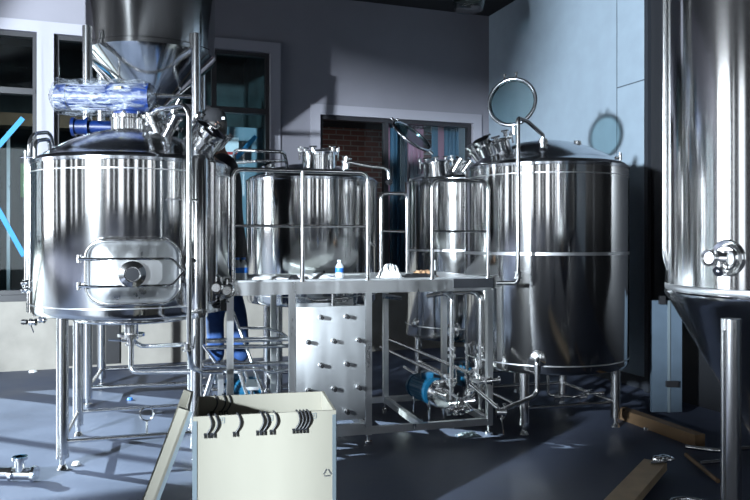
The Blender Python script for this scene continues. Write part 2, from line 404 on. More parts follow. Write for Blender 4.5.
# ------------------------------------------------------------------ fittings
def clampring(mb, p, ax, r, h=.02):
    ax = Vector(ax).normalized(); p = Vector(p); mb.cyl(p-ax*h/2, p+ax*h/2, r, seg=24)
def wing(mb, p, ax, side, s=.03):
    p = Vector(p); side = Vector(side).normalized(); ax = Vector(ax).normalized()
    mb.cyl(p, p+side*s, s*.22, seg=8); mb.cyl(p+side*s-ax*s*.5, p+side*s+ax*s*.5, s*.2, seg=8)
def butterfly(parent, p, ax, side, r=.03, handle=.11, label=None, nm='valve', hdir=None):
    p = Vector(p); ax = Vector(ax).normalized(); side = Vector(side).normalized()
    mb = MB(); mb.cyl(p-ax*r*.9, p+ax*r*.9, r*1.02, seg=24)
    clampring(mb, p-ax*r*.95, ax, r*1.35, r*.4); clampring(mb, p+ax*r*.95, ax, r*1.35, r*.4)
    mb.cyl(p, p+side*r*1.7, r*.35, seg=12)
    wing(mb, p-ax*r*.95-side*r*1.2, ax, -side, r*.8); wing(mb, p+ax*r*.95-side*r*1.2, ax, -side, r*.8)
    v = mb.build(nm, M['fit'], parent, label)
    hd = Vector(hdir).normalized() if hdir else ax
    mb = MB(); q = p+side*r*1.8; mb.tube([q, q+hd*handle*.3+side*r*.3, q+hd*handle+side*r*.6], r*.22, bend=.02, seg=8)
    mb.cyl(q-side*r*.15, q+side*r*.2, r*.45, seg=12)
    mb.build('handle', M['fit'], v); return v
def manway(parent, p, ax, r, h, nclamp=6, lid=True):
    p = Vector(p); ax = Vector(ax).normalized(); m = ax.to_track_quat('Z', 'Y').to_matrix()
    mb = MB(); mb.lathe([(r, -.05), (r, h*.7), (r+.018, h*.72), (r+.018, h*.8), (r-.012, h*.8), (r-.012, -.05)], p, 40, m); nk = mb.build('manway_neck', M['fit'], parent)
    if lid:
        MB().lathe([(r+.02, h*.8), (r+.02, h*.92), (r*.8, h*1.0), (r*.4, h*1.1), (0, h*1.12)], p, 40, m).build('manway_lid', M['dome'], nk)
    for i in range(nclamp):
        a = 2*PI*(i+.3)/nclamp; o = m @ Vector((math.cos(a), math.sin(a), 0)); t = m @ Vector((-math.sin(a), math.cos(a), 0))
        c = MB(); q = p+o*(r+.028); c.cyl(q+ax*h*.35, q+ax*(h+.03), .008, seg=8); c.cyl(q+ax*(h+.0), q+ax*(h+.022), .017, seg=10)
        c.cyl(q+ax*(h+.03)-t*.035, q+ax*(h+.03)+t*.035, .008, seg=8); c.beam(q-o*.02+ax*h*.95, q+o*.012+ax*h*.95, .02, .012)
        c.build('wing_nut', M['fit'], nk)
    return nk
def openlid(parent, c, nrm, r, hinge, label=None):
    c = Vector(c); nrm = Vector(nrm).normalized()
    mb = MB(); m = nrm.to_track_quat('Z', 'Y').to_matrix()
    mb.torus(c, nrm, r-.012, .014, 56, 12); mb.torus(c-nrm*.012, nrm, r-.026, .007, 56, 8)
    l = mb.build('lid_ring', M['dome'], parent, label)
    MB().lathe([(0, -.004), (r-.026, -.004), (r-.026, .004), (0, .004)], c, 40, m).build('sight_glass', M['lidglass'], l)
    h = MB(); h.tube([Vector(hinge), (Vector(hinge)+c)/2+nrm*.04 if False else Vector(hinge)+(c-Vector(hinge))*.25], .014, seg=8); h.build('hinge', M['fit'], l)
    up = (Z-nrm*Z.dot(nrm)).normalized(); sd = up.cross(nrm)
    for s_ in (-.28, .12):
        q = c+up*math.cos(s_*1.2)*r+sd*math.sin(s_*1.2)*r
        k = MB(); k.cyl(q, q+up*.04, .008, seg=8); k.cyl(q+up*.028, q+up*.045, .014, seg=10); k.build('lid_bolt', M['fit'], l)
    return l

def dome_prof(r, z, h, kn=.05):
    pr = [(r, z)]
    for i in range(1, 7): a = i/6*PI/2*.85; pr.append((r-kn*(1-math.cos(a)), z+kn*math.sin(a)*.9))
    r1, z1 = pr[-1]; h1 = z+h-z1
    for i in range(1, 15): t = i/14; pr.append((r1*(1-t), z1+h1*(1-(1-t)**2)))
    return pr

def tank(name, label, cx, cy, r, z0, z1, dh, seams=(), legs=True, half=.425, legr=.038, bars=((0,), (2,)), bar_z=.18, rot=A, foot=True):
    t = empty(name, (cx, cy, 0), label, 'tank', rz=rot)
    c = Vector((cx, cy, 0))
    # body built in world, axis on the root's origin so that brushing runs round the tank
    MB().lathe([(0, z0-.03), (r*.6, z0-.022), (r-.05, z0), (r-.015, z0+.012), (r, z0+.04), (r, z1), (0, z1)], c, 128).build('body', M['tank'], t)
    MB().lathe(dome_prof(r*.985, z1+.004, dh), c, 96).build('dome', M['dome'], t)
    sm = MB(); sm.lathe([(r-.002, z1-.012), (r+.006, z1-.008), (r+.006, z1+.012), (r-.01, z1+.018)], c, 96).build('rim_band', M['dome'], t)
    for z, hh, dr in seams: MB().lathe([(r-.001, z-hh), (r+dr, z-hh*.8), (r+dr, z+hh*.8), (r-.001, z+hh)], c, 96).build('weld_seam', M['seam'], t)
    cs = []
    for i, (su, sv) in enumerate(((-1, -1), (1, -1), (1, 1), (-1, 1))):
        p = c+U*half*su+V*half*sv; cs.append(p)
        if legs:
            l = MB().cyl(p+Z*.09, p+Z*(z0+.01), legr, seg=28).build('leg', M['leg'], t)
            MB().cyl(p+Z*.03, p+Z*.09, legr*.45, seg=14).cyl(p, p+Z*.03, legr*.9, legr*.55, seg=20).cyl(p+Z*.075, p+Z*.095, legr*1.05, seg=24).build('levelling_foot', M['fit'], l)
    if legs:
        for i in range(4):
            a, b = cs[i], cs[(i+1) % 4]; d = (b-a).normalized()
            MB().cyl(a+Z*bar_z+d*legr*.8, b+Z*bar_z-d*legr*.8, .016, seg=14).build('cross_bar', M['pipe'], t)
    return t, c, cs

# ------------------------------------------------------------------ tank 1: mash vessel on the left
T1 = Vector((-1.755, 5.24, 0)); r1 = .685
t1, c1, cs1 = tank('mash_tank', 'large steel vessel on tall legs at left, with oval front hatch and film-wrapped motor', T1.x, T1.y, r1, .985, 2.025, .275, seams=((1.06, .004, .002), (1.96, .004, .002)))
# front hatch
hc = at(134, 272, 4.56)
fa = math.atan2(hc.y-T1.y, hc.x-T1.x)
def on1(ds, dz, off=0, rr=None):         # point on the cylinder near the hatch: ds metres round, dz up, off outward
    rr = (rr or r1)+off; a = fa+ds/r1; return Vector((T1.x+rr*math.cos(a), T1.y+rr*math.sin(a), hc.z+dz))
def rrect(w_, h_, rad, n=8):
    pts = []
    for cx_, cy_, a0 in ((w_-rad, h_-rad, 0), (-w_+rad, h_-rad, PI/2), (-w_+rad, -h_+rad, PI), (w_-rad, -h_+rad, 1.5*PI)):
        for i in range(n+1): a = a0+PI/2*i/n; pts.append((cx_+rad*math.cos(a), cy_+rad*math.sin(a)))
    return pts
hw, hh = .272, .205
mb = MB(); rings = []
for sw, off in ((1.10, -.012), (1.06, .02), (1.0, .055), (.965, .06), (.93, .04)):
    rings.append([mb.bm.verts.new(on1(x*sw if abs(x) < 9 else 0, y*(sw), off)) for x, y in rrect(hw, hh, .115)])
for a, b in zip(rings, rings[1:]):
    n = len(a)
    for i in range(n): mb.bm.faces.new((a[i], a[(i+1) % n], b[(i+1) % n], b[i]))
hatch = mb.build('hatch_frame', M['dome'], t1)
mb = MB(); mb.sweep([on1(x*.99, y*.99, .062) for x, y in rrect(hw, hh, .115)], .010, 10, closed=True); mb.build('hatch_rim', M['fit'], hatch)
mb = MB(); rings = []
for sx, sy, off in ((.93, .93, .045), (.90, .90, .05), (.56, .40, .10), (.54, .38, .10)):
    rings.append([mb.bm.verts.new(on1(x*sx, y*sy, off)) for x, y in rrect(hw, hh, .10)])
for a, b in zip(rings, rings[1:]):
    n = len(a)
    for i in range(n): mb.bm.faces.new((a[i], a[(i+1) % n], b[(i+1) % n], b[i]))
mb.bm.faces.new(rings[-1])
mb.build('hatch_door', M['satin'], hatch)
nr = (on1(0, 0, 1)-on1(0, 0, 0)).normalized(); nm_ = nr.to_track_quat('Z', 'Y').to_matrix()
MB().lathe([(.082, .10), (.082, .115), (.05, .125), (.045, .118), (0, .118)], on1(-.01, -.01, 0), 32, nm_).build('hatch_sight_ring', M['fit'], hatch)
MB().lathe([(.042, .119), (.0, .121)], on1(-.01, -.01, 0), 24, nm_).build('hatch_glass', M['blackmetal'], hatch)
for s_ in (1, -1):
    mb = MB(); z_ = .085*s_
    mb.tube([on1(-.305, z_, .07), on1(-.2, z_, .11), on1(.12, z_, .115), on1(.20, z_, .11), on1(.292, -.015*s_, .09), on1(.315, -.03*s_, .08)], .009, bend=.03, seg=8)
    b_ = mb.build('hatch_clamp_bar', M['fit'], hatch)
    mb = MB(); mb.cyl(on1(-.31, z_-.025, .06), on1(-.31, z_+.025, .06), .014, seg=10).cyl(on1(-.312, z_, .0), on1(-.31, z_, .07), .012, seg=8); mb.build('hinge', M['fit'], hatch)
mb = MB(); mb.cyl(on1(.305, -.05, .075), on1(.305, .05, .075), .014, seg=10).cyl(on1(.305, 0, .0), on1(.305, 0, .10), .012, seg=8); mb.build('latch', M['fit'], hatch)
for dz in (-.065, .07):
    MB().cyl(on1(.295 if dz < 0 else .325, dz, .06), on1(.295 if dz < 0 else .325, dz, .10), .016, seg=12).build('latch_knob', M['black'], hatch)
# motor on the dome
mc = at(128, 128, 5.2); mc = Vector((mc.x, 5.24, 2.26))
MB().lathe([(.14, -.02), (.14, .015), (.125, .02), (.125, .11), (.14, .115), (.14, .14), (0, .14)], mc, 40).build('motor_pedestal', M['fit'], t1)
mb = MB()
for i in range(8): a = 2*PI*i/8; mb.cyl(mc+Vector((.13*math.cos(a), .13*math.sin(a), .0)), mc+Vector((.13*math.cos(a), .13*math.sin(a), .16)), .009, seg=8)
mb.build('pedestal_bolts', M['fit'], t1)
mdir = U*-.97+V*.0+Z*0; mdir = Vector((-1, -.06, .0)).normalized()
m0 = Vector((mc.x+.15, 5.24, at(128, 98, 5.24).z)); m1 = m0+mdir*.66
mb = MB(); mb.lathe([(.125, 0), (.125, .03), (.10, .05), (.10, .14), (0, .14)], Vector((mc.x, mc.y, 2.385)), 32); mb.cyl(m0, m0+mdir*.28, .105, seg=28)
gb = mb.build('gearbox', M['blue'], t1, 'bright blue gearbox')
mt = MB(); mt.cyl(m0+mdir*.28, m0+mdir*.58, .088, seg=28)
for i in range(20):
    a = 2*PI*i/20; y_ = mdir.cross(Z).normalized(); o = Z*math.cos(a)+y_*math.sin(a); mt.beam(m0+mdir*.30+o*.09, m0+mdir*.56+o*.09, .006, .006)
mt.build('motor', M['blue'], t1)
MB().cyl(m0+mdir*.58, m1, .097, .09, seg=28).build('fan_cowl', M['blue'], t1)
MB().box(m0+mdir*.20+Vector((0, -.104, .05)), (.05, .004, .022)).build('rating_plate', M['yellow'], t1, 'yellow plate')
# film
mb = MB(); n = 36; L_ = .74; q = mdir.to_track_quat('Z', 'Y').to_matrix(); rings = []
for i in range(19):
    t = i/18; ring = []
    for k in range(n):
        a = 2*PI*k/n; rr = .128*(1 if .06 < t < .95 else .82 if t > 0 and t < 1 else .5)*(1+.05*math.sin(5*a+3*t*7)+.05*math.sin(9*a-11*t)+random.uniform(-.025, .025))
        ring.append(mb.bm.verts.new(m0-mdir*.04+mdir*L_*t+q @ Vector((rr*math.cos(a), rr*math.sin(a), 0))))
    rings.append(ring)
for a, b in zip(rings, rings[1:]):
    for k in range(n): mb.bm.faces.new((a[k], a[(k+1) % n], b[(k+1) % n], b[k]))
mb.bm.faces.new(rings[0]); mb.bm.faces.new(rings[-1])
mb.build('wrapping_film', M['film'], t1, 'crumpled clear plastic film')
# second small blue drive behind
bd = at(83, 127, 5.66)
d_ = Vector((1, .1, 0)).normalized(); mb = MB(); mb.cyl(bd-d_*.08, bd-d_*.055, .075, seg=20).cyl(bd-d_*.055, bd+d_*.03, .06, seg=20).cyl(bd+d_*.03, bd+d_*.05, .078, seg=20).cyl(bd+d_*.05, bd+d_*.26, .052, seg=20).cyl(bd+d_*.22, bd+d_*.22-Z*.12, .04, seg=16)
rk = mb.build('rake_drive', M['blue'], t1, 'small blue drive behind the dome')
# fittings on the right shoulder
def dome_pt(c, r, z1, dh, dx, dy): rr = math.hypot(dx, dy)/r; return Vector((c.x+dx, c.y+dy, z1+.04+(dh-.045)*(1-rr*rr)))
pA = dome_pt(c1, r1, 2.025, .275, .34, .05); axA = Vector((.62, -.12, .8)).normalized()
manway(t1, Vector((c1.x+.46, c1.y+.10, 2.20)), axA, .125, .16, 6)
pB = dome_pt(c1, r1, 2.025, .275, .22, -.16)
def port(parent, p, ax, r, h, cap=True, name='port'):
    p = Vector(p); ax = Vector(ax).normalized(); mb = MB(); mb.cyl(p-ax*.03, p+ax*h, r, seg=20); clampring(mb, p+ax*h*.55, ax, r*1.45, .02); clampring(mb, p+ax*h, ax, r*1.3, .018)
    s_ = ax.orthogonal().normalized(); wing(mb, p+ax*h*.55+s_*r*1.4, ax, s_, .03); return mb.build(name, M['fit'], parent)
port(t1, pB, (-.35, -.1, .95), .045, .13); port(t1, dome_pt(c1, r1, 2.025, .275, .30, -.22), (.5, -.15, .85), .038, .15)
port(t1, dome_pt(c1, r1, 2.025, .275, .16, -.02), (.1, -.1, 1), .05, .12); port(t1, dome_pt(c1, r1, 2.025, .275, .50, -.12), (.65, -.25, .7), .045, .13)
mb = MB(); s0 = dome_pt(c1, r1, 2.025, .275, .26, -.10); mb.cyl(s0, s0+Vector((.07, -.02, .17)), .03, seg=16).cyl(s0+Vector((.06, -.02, .15)), s0+Vector((.11, -.03, .24)), .022, seg=16); mb.build('sight_lamp', M['fit'], t1)
# spray pipe in front
mb = MB(); pts = [at(152, 136, 5.1), at(152, 113, 5.05), at(157, 110, 4.9), at(184, 105.5, 4.5), at(189, 112, 4.47), at(189, 352, 4.47), at(192, 368, 4.62), at(200, 371, 4.8)]
mb.tube(pts, .0165, bend=.07); mb.build('spray_pipe', M['pipe'], t1)
butterfly(t1, at(188, 347, 4.47), Z, (.9, -.4, 0), .022, .07)
mb = MB(); mb.cyl(at(189, 200, 4.47), at(196, 200, 4.72), .008, seg=8); mb.build('pipe_bracket', M['fit'], t1)
# loops and level gauges on the left flank
mb = MB(); mb.tube([at(35, 316, 4.98), at(35, 158, 4.98), at(35, 141, 4.98), at(49, 139, 5.15), at(50, 150, 5.2)], .014, bend=.09); mb.build('overflow_pipe', M['pipe'], t1)
mb = MB(); mb.tube([at(29.5, 165, 5.02), at(29.5, 134, 5.02), at(50, 132, 5.2), at(53, 146, 5.25)], .014, bend=.11); mb.build('vent_pipe', M['pipe'], t1)
mb = MB(); mb.cyl(at(25.5, 151, 4.98), at(25.5, 291, 4.98), .008, seg=10).cyl(at(21, 157, 4.98), at(40, 157, 5.0), .008, seg=8).cyl(at(21, 289, 4.98), at(40, 289, 5.0), .008, seg=8); mb.build('level_gauge', M['fit'], t1)
mb = MB(); mb.cyl(at(31.5, 160, 5.06), at(31.5, 312, 5.06), .034, seg=24); mb.build('side_column', M['tank'], t1)
for y_ in (283, 290): butterfly(t1, at(25, y_, 4.95), (1, 0, 0), (-.3, -.9, 0), .016, .05)
butterfly(t1, at(33, 322, 4.98), (1, 0, 0), (0, -1, -.3), .018, .06, hdir=(.4, 0, -.9)); butterfly(t1, at(42, 320, 4.95), (1, 0, 0), (0, -1, 0), .016, .05)
mb = MB(); mb.cyl(at(22, 322, 4.98), at(27, 322, 4.98), .018, seg=12); mb.build('valve_knob', M['black'], t1)
# blueish jacket column on the right flank
mb = MB(); mb.lathe([(.0, .98), (.055, .99), (.06, 1.01), (.06, 2.03), (.04, 2.06), (0, 2.07)], at(199, 240, 4.78).xy.to_3d(), 32); mb.build('standpipe', M['tank'], t1)
mb = MB(); mb.lathe([(.0, 1.06), (.04, 1.08), (.045, 1.1), (.045, 2.03), (.0, 2.07)], at(211, 240, 4.95).xy.to_3d(), 32); mb.build('standpipe', M['tank'], t1)
mb = MB(); clampring(mb, at(199, 311, 4.75), Z, .068, .016); mb.cyl(at(199, 311, 4.75), at(190, 313, 4.6), .01, seg=8); mb.build('clamp', M['fit'], t1)
# ring manifold and outlet below
mb = MB(); rc = Vector((T1.x, T1.y, .945)); mb.torus(rc, (0, 0, 1), .40, .017, 64, 10)
for i in range(8): a = i*PI/4+.2; mb.cyl(rc+Vector((.4*math.cos(a), .4*math.sin(a), 0)), rc+Vector((.4*math.cos(a), .4*math.sin(a), .08)), .014, seg=10)
for i in range(4): a = i*PI/2+.6; mb.cyl(rc+Vector((.4*math.cos(a), .4*math.sin(a), 0)), rc+Vector((.1*math.cos(a), .1*math.sin(a), .07)), .010, seg=8)
mb.build('ring_manifold', M['pipe'], t1)
oc = at(131, 336, 5.15)
mb = MB(); mb.cyl(oc+Z*.1, oc-Z*.02, .05, seg=20).cyl(oc+Z*.02, oc-Z*.0, .095, seg=24); mb.tube([oc-Z*.02, at(131, 372, 5.15), at(200, 371.5, 5.0), at(222, 371, 5.05)], .019, bend=.06); mb.build('outlet_pipe', M['pipe'], t1)
butterfly(t1, oc-Z*.03, Z, (-1, -.4, 0), .03, .08, hdir=(-.8, -.3, .1)); 
mb = MB(); mb.tube([at(133, 340, 5.3), at(140, 346, 5.3), at(150, 346, 5.3), at(183, 344.5, 5.05), at(187, 344, 4.9)], .015); mb.build('drain_pipe', M['pipe'], t1)
mb = MB(); mb.tube([at(152, 406, 5.5), at(152, 440, 4.82)], .009); 
# ring bracket on lower bar
p_ = cs1[0].lerp(cs1[1], .62)+Z*.18
mb = MB(); mb.cyl(p_, p_+Z*.10, .008, seg=8).torus(p_+Z*.145, V, .045, .007, 24, 8).cyl(p_+Z*.145+U*.05, p_+Z*.145+U*.1, .012, seg=8); mb.build('pipe_hanger', M['fit'], t1)

# ------------------------------------------------------------------ upper hopper
HC = Vector((-2.19, 7.05, 0))
hp = empty('grain_hopper', (HC.x, HC.y, 0), 'tall steel cone-bottomed hopper raised above the mash vessel', 'tank', rz=A)
rh = .61
MB().lathe([(0, 4.55), (rh, 4.55), (rh, 3.33), (rh+.008, 3.32), (rh+.008, 3.28)], HC, 96).build('body', M['tank'], hp)
MB().lathe([(rh+.008, 3.28), (rh-.02, 3.24), (.14, 2.80), (.14, 2.68), (.17, 2.67), (.17, 2.63), (0, 2.63)], HC, 96).build('cone', M['tank'], hp)
MB().lathe([(.12, 2.64), (.12, 2.42), (0, 2.42)], HC, 32).build('outlet_chute', M['satin'], hp)
mb = MB(); mb.tube([HC+Vector((-.56, -.25, 3.30)), HC+Vector((-.50, -.30, 3.2)), HC+Vector((-.25, -.28, 2.9))], .02); mb.build('vibrator_tube', M['pipe'], hp)
hcs = []
for su, sv in ((-1, -1), (1, -1), (1, 1), (-1, 1)):
    p = HC+U*.50*su+V*.50*sv; 
    if (su, sv) == (-1, -1): p = Vector((-2.585, 6.47, 0))
    if (su, sv) == (1, -1): p = Vector((-1.665, 6.70, 0))
    hcs.append(p)
    l = MB().cyl(p+Z*.08, p+Z*3.42, .043, seg=24).build('leg', M['leg'], hp)
    MB().cyl(p, p+Z*.03, .04, seg=16).cyl(p+Z*.03, p+Z*.09, .018, seg=12).build('levelling_foot', M['fit'], l)
for i in range(4):
    a, b = hcs[i], hcs[(i+1) % 4]; d = (b-a).normalized()
    for z_ in (.17, 2.83): MB().cyl(a+Z*z_+d*.03, b+Z*z_-d*.03, .018, seg=14).build('cross_bar', M['pipe'], hp)
mb = MB(); mb.cyl(at(107, 322, 6.6), at(107, 330, 6.6), .02, seg=10); 

# ------------------------------------------------------------------ tank 2: kettle behind the platform
t2, c2, cs2 = tank('brew_kettle', 'middle steel kettle behind the platform, with a closed round hatch on its dome', -.60, 6.87, .62, .91, 2.045, .18, seams=((1.0, .004, .002),), half=.38)
manway(t2, Vector((-.51, 6.55, 2.18)), (.0, -.08, 1), .15, .13, 6)
port(t2, (-.27, 6.5, 2.15), (.2, -.1, 1), .035, .09)
mb = MB(); mb.tube([Vector((-.25, 6.45, 2.14)), Vector((-.25, 6.45, 2.2)), at(372, 166.5, 6.45), at(388, 168, 6.45), at(389, 181, 6.45)], .016, bend=.05); mb.build('steam_pipe', M['pipe'], t2)
MB().lathe([(0, -.03), (.02, -.025), (.034, 0), (.02, .025), (0, .03)], at(389, 182, 6.45), 16).build('float_knob', M['black'], t2)
mb = MB(); mb.tube([at(234, 163, 6.55), at(234, 150, 6.5), at(260, 151, 6.3), at(284, 152, 6.5), at(287, 165, 6.75)], .016, bend=.06); mb.tube([at(234, 163, 6.55), at(258, 161, 6.3), at(287, 161, 6.6)], .014, bend=.05); mb.build('dome_rail', M['pipe'], t2)
port(t2, (-.95, 6.5, 2.1), (-.3, -.3, .9), .04, .08)

# ------------------------------------------------------------------ tank 4 and tank 3 on the right
t4, c4, cs4 = tank('hot_liquor_tank', 'large steel tank on short legs at right, its round glass lid swung open', 1.43, 6.06, .67, .475, 2.08, .25, seams=((1.395, .014, .0015), (.55, .005, .002), (2.01, .004, .002)), half=.405, bar_z=.20)
manway(t4, Vector((1.02, 5.90, 2.235)), (-.28, -.22, .93), .10, .10, 5, lid=False)
openlid(t4, at(512, 102, 5.88), (-.42, -.9, .12), .205, at(514, 134, 5.9), 'open lid ring with glass')
p = Vector((1.03, 5.9, 2.27)); port(t4, (.88, 5.72, 2.2), (-.4, -.3, .85), .05, .10); port(t4, (.83, 5.85, 2.18), (-.6, -.2, .8), .035, .10)
port(t4, at(577, 147, 5.85), (.1, 0, 1), .022, .04)
mb = MB(); mb.tube([at(497, 283, 5.30), at(518, 283, 5.22), at(518, 118, 5.22), at(527, 121, 5.35), at(543, 135, 5.62), at(543, 141, 5.62)], .0165, bend=.035); mb.build('spray_pipe', M['pipe'], t4)
butterfly(t4, at(518, 275, 5.22), Z, (-.2, -1, 0), .022, .05); port(t4, at(543, 144, 5.62), (0, 0, 1), .025, .03)
def f4(px, py): 
    r = Vector(((px-375)/720, 1, 0)); a = r.dot(r); b = -2*r.dot(c4); cc = c4.dot(c4)-.67**2; d = (-b-math.sqrt(b*b-4*a*cc))/2/a; return at(px, py, d)
o4 = f4(538, 359); no4 = (o4-Vector((c4.x, c4.y, o4.z))).normalized()
mb = MB(); m4 = no4.to_track_quat('Z', 'Y').to_matrix(); mb.lathe([(.0, -.01), (.062, -.01), (.062, .008), (.03, .02), (0, .02)], o4, 32, m4)
q1 = o4+no4*.07; mb.tube([o4, q1, Vector((q1.x, q1.y, .345)), Vector((q1.x, q1.y, .34))+(at(497, 412, 5.2)-Vector((q1.x, q1.y, .34)))], .0185, bend=.06); mb.build('outlet_pipe', M['pipe'], t4)
butterfly(t4, at(501, 412, 5.18), (1, 0, 0), (0, -.6, -.8), .03, .10, hdir=(.1, 0, -1))
mb = MB(); mb.tube([at(548, 372, 6.0), at(548, 395, 6.0), at(575, 397, 6.0), at(586, 394, 5.9), at(604, 393, 5.9)], .013, bend=.03); mb.build('drain_pipe', M['pipe'], t4)
butterfly(t4, at(583, 397, 5.9), (1, 0, .2), (0, -.3, 1), .024, .07); butterfly(t4, at(557, 397, 6.0), (1, 0, 0), (0, -.3, 1), .02, .05)
mb = MB(); a0 = f4(615, 158); mb.cyl(a0, a0+Vector((.05, 0, 0)), .012, seg=10); mb.cyl(a0+Vector((.04, 0, -.02)), a0+Vector((.04, 0, .04)), .012, seg=10); mb.build('lifting_lug', M['fit'], t4)

t3, c3, cs3 = tank('cold_liquor_tank', 'steel tank behind the platform rail, half hidden by the large right tank',   .93, 7.36, .62, .53, 2.075, .19, seams=((1.40, .012, .0015), (.66, .005, .002)), half=.38, bar_z=.22)
manway(t3, Vector((.60, 6.98, 2.17)), (-.1, -.1, 1), .135, .10, 5)
openlid(t3, at(412, 136, 6.95), (.56, -.4, .72), .225, at(433, 154, 6.95), 'open lid ring with glass')
port(t3, (.78, 6.95, 2.19), (.5, -.2, .8), .05, .10); port(t3, (.86, 6.88, 2.17), (.6, -.3, .8), .04, .10)
mb = MB(); s3 = Vector((c3.x, c3.y, 0))
def f3(px, py):
    r = Vector(((px-375)/720, 1, 0)); a = r.dot(r); b = -2*r.dot(c3); cc = c3.dot(c3)-.62**2; d = (-b-math.sqrt(b*b-4*a*cc))/2/a; return at(px, py, d)
for px_, py_, rr in ((453, 332, .075), (415, 323, .035)):
    q = f3(px_, py_); nn = (q-Vector((c3.x, c3.y, q.z))).normalized(); MB().lathe([(rr+.01, -.01), (rr+.01, .015), (rr*.8, .03), (rr*.7, .02), (0, .03)], q, 32, nn.to_track_quat('Z', 'Y').to_matrix()).build('inspection_port', M['fit'], t3)

# ------------------------------------------------------------------ tank 5: conical fermenter at the right edge
C5 = Vector((1.945, 3.22, 0)); r5 = .60
t5 = empty('conical_fermenter', (C5.x, C5.y, 0), 'tall steel cone-bottomed fermenter cut off by the right edge', 'tank', rz=A)
MB().lathe([(0, 4.2), (r5*.6, 4.1), (r5, 3.9), (r5, 1.28), (r5, 1.265)], C5, 144).build('body', M['tank'], t5)
MB().lathe([(r5, 1.27), (r5+.006, 1.262), (r5+.004, 1.25), (r5-.02, 1.215), (.05, .27), (.05, .2), (.075, .2), (.075, .18), (0, .18)], C5, 128).build('cone', M['dome'], t5)
MB().lathe([(r5+.001, 1.30), (r5+.003, 1.297), (r5+.003, 1.276), (r5+.001, 1.272)], C5, 128).build('weld_seam', M['seam'], t5)
def f5(px, py, rr=r5):
    r = Vector(((px-375)/720, 1, 0)); a = r.dot(r); b = -2*r.dot(C5); cc = C5.dot(C5)-rr**2; d = (-b-math.sqrt(b*b-4*a*cc))/2/a; return at(px, py, d)
q = f5(727, 258); nn = (q-Vector((C5.x, C5.y, q.z))).normalized(); m5 = nn.to_track_quat('Z', 'Y').to_matrix()
pl = MB().lathe([(0, -.03), (.078, -.03), (.078, -.004), (.07, .008), (.05, .004), (.045, .01), (0, .01)], q, 40, m5).build('port_flange', M['fit'], t5)
mb = MB(); sd = Z.cross(nn).normalized(); mb.cyl(q, q+nn*.05, .032, seg=20).cyl(q+nn*.04-sd*.045, q+nn*.04+sd*.04, .026, seg=20).cyl(q+nn*.045-sd*.03, q+nn*.075-sd*.03, .034, seg=20).cyl(q+nn*.05-Z*.0, q+nn*.05-Z*.055, .014, seg=12)
mb.torus(q+nn*.076-sd*.03, nn, .028, .006, 24, 8); mb.cyl(q+nn*.04-Z*.045, q+nn*.06-Z*.055, .022, seg=14); mb.build('sample_valve', M['pipe'], pl)
lg = Vector(((731-375)/720*2.74, 2.74, 0))
for px_, d5 in ((731, 2.74), (775, 3.7), (900, 2.9)):
    p = Vector(((px_-375)/720*d5, d5, 0)); l = MB().cyl(p+Z*.08, p+Z*(1.20 if px_ < 740 else 1.3), .036, seg=28).build('leg', M['leg'], t5); MB().cyl(p, p+Z*.03, .04, seg=16).cyl(p+Z*.03, p+Z*.09, .018, seg=12).build('levelling_foot', M['fit'], l)
mb = MB(); mb.cyl(at(723.5, 330, 2.72), at(723.5, 520, 2.72), .005, seg=10); mb.build('drain_rod', M['pipe'], t5)
mb = MB(); jx = f5(667, 100); mb.tube([Vector((jx.x-.012, jx.y, 3.9)), Vector((jx.x-.012, jx.y, 1.42)), Vector((jx.x+.02, jx.y, 1.33))], .011, bend=.05); mb.build('cable_conduit', M['pipe'], t5)

# ------------------------------------------------------------------ work platform
P0 = Vector((-.05, 5.3, 0)); T0, T1_, TR = -1.0, -.565, .97; PD = .95; DZ = 1.215
pf = empty('work_platform', P0+U*0, 'raised steel work platform with handrails in front of the tanks', 'platform', rz=A)
def pp_(t, w_, z_=0): return P0+U*t+V*w_+Z*z_
MB().box(pp_((T0+TR)/2, PD/2, DZ-.006), (TR-T0, PD, .012), rz=A).build('deck', M['plate'], pf)
for a, b in ((pp_(T0, 0), pp_(TR, 0)), (pp_(T0, PD), pp_(TR, PD)), (pp_(T0, 0), pp_(T0, PD)), (pp_(TR, 0), pp_(TR, PD))):
    MB().beam(a+Z*(DZ-.058), b+Z*(DZ-.058), .04, .09).build('edge_beam', M['satin'], pf)
MB().box(pp_(.83, -.022, DZ-.045), (.33, .006, .07), rz=A).build('toe_channel', M['blackmetal'], pf, 'dark edge channel')
posts = [(T0, 0), (T1_, 0), (0, 0), (TR, 0), (T0, PD), (.10, PD), (.42, PD*1.0), (TR, PD), (T1_, PD)]
for t, w_ in posts:
    l = MB().beam(pp_(t, w_, .07), pp_(t, w_, DZ-.1), .045, .045).build('post', M['satin'], pf)
    MB().cyl(pp_(t, w_, .02), pp_(t, w_, .08), .012, seg=12).cyl(pp_(t, w_, 0), pp_(t, w_, .022), .03, seg=16).build('levelling_foot', M['fit'], l)
for a, b in ((pp_(0, 0), pp_(TR, 0)), (pp_(0, PD), pp_(TR, PD)), (pp_(0, 0), pp_(.0, PD)), (pp_(TR, 0), pp_(TR, PD)), (pp_(T1_, 0), pp_(0, 0)), (pp_(.42, 0), pp_(.42, PD))):
    MB().beam(a+Z*.10, b+Z*.10, .04, .05).build('base_rail', M['satin'], pf)
def railing(t0, t1, w_, zt, zm, mids=(), zb=DZ):
    mb = MB(); mb.tube([pp_(t0, w_, zb-.03), pp_(t0, w_, zt), pp_(t1, w_, zt), pp_(t1, w_, zb-.03)], .0165, bend=.07)
    mb.cyl(pp_(t0, w_, zm), pp_(t1, w_, zm), .010, seg=12)
    for m_ in mids: mb.cyl(pp_(m_, w_, zb-.03), pp_(m_, w_, zt), .0165, seg=14)
    return mb.build('handrail', M['pipe'], pf)
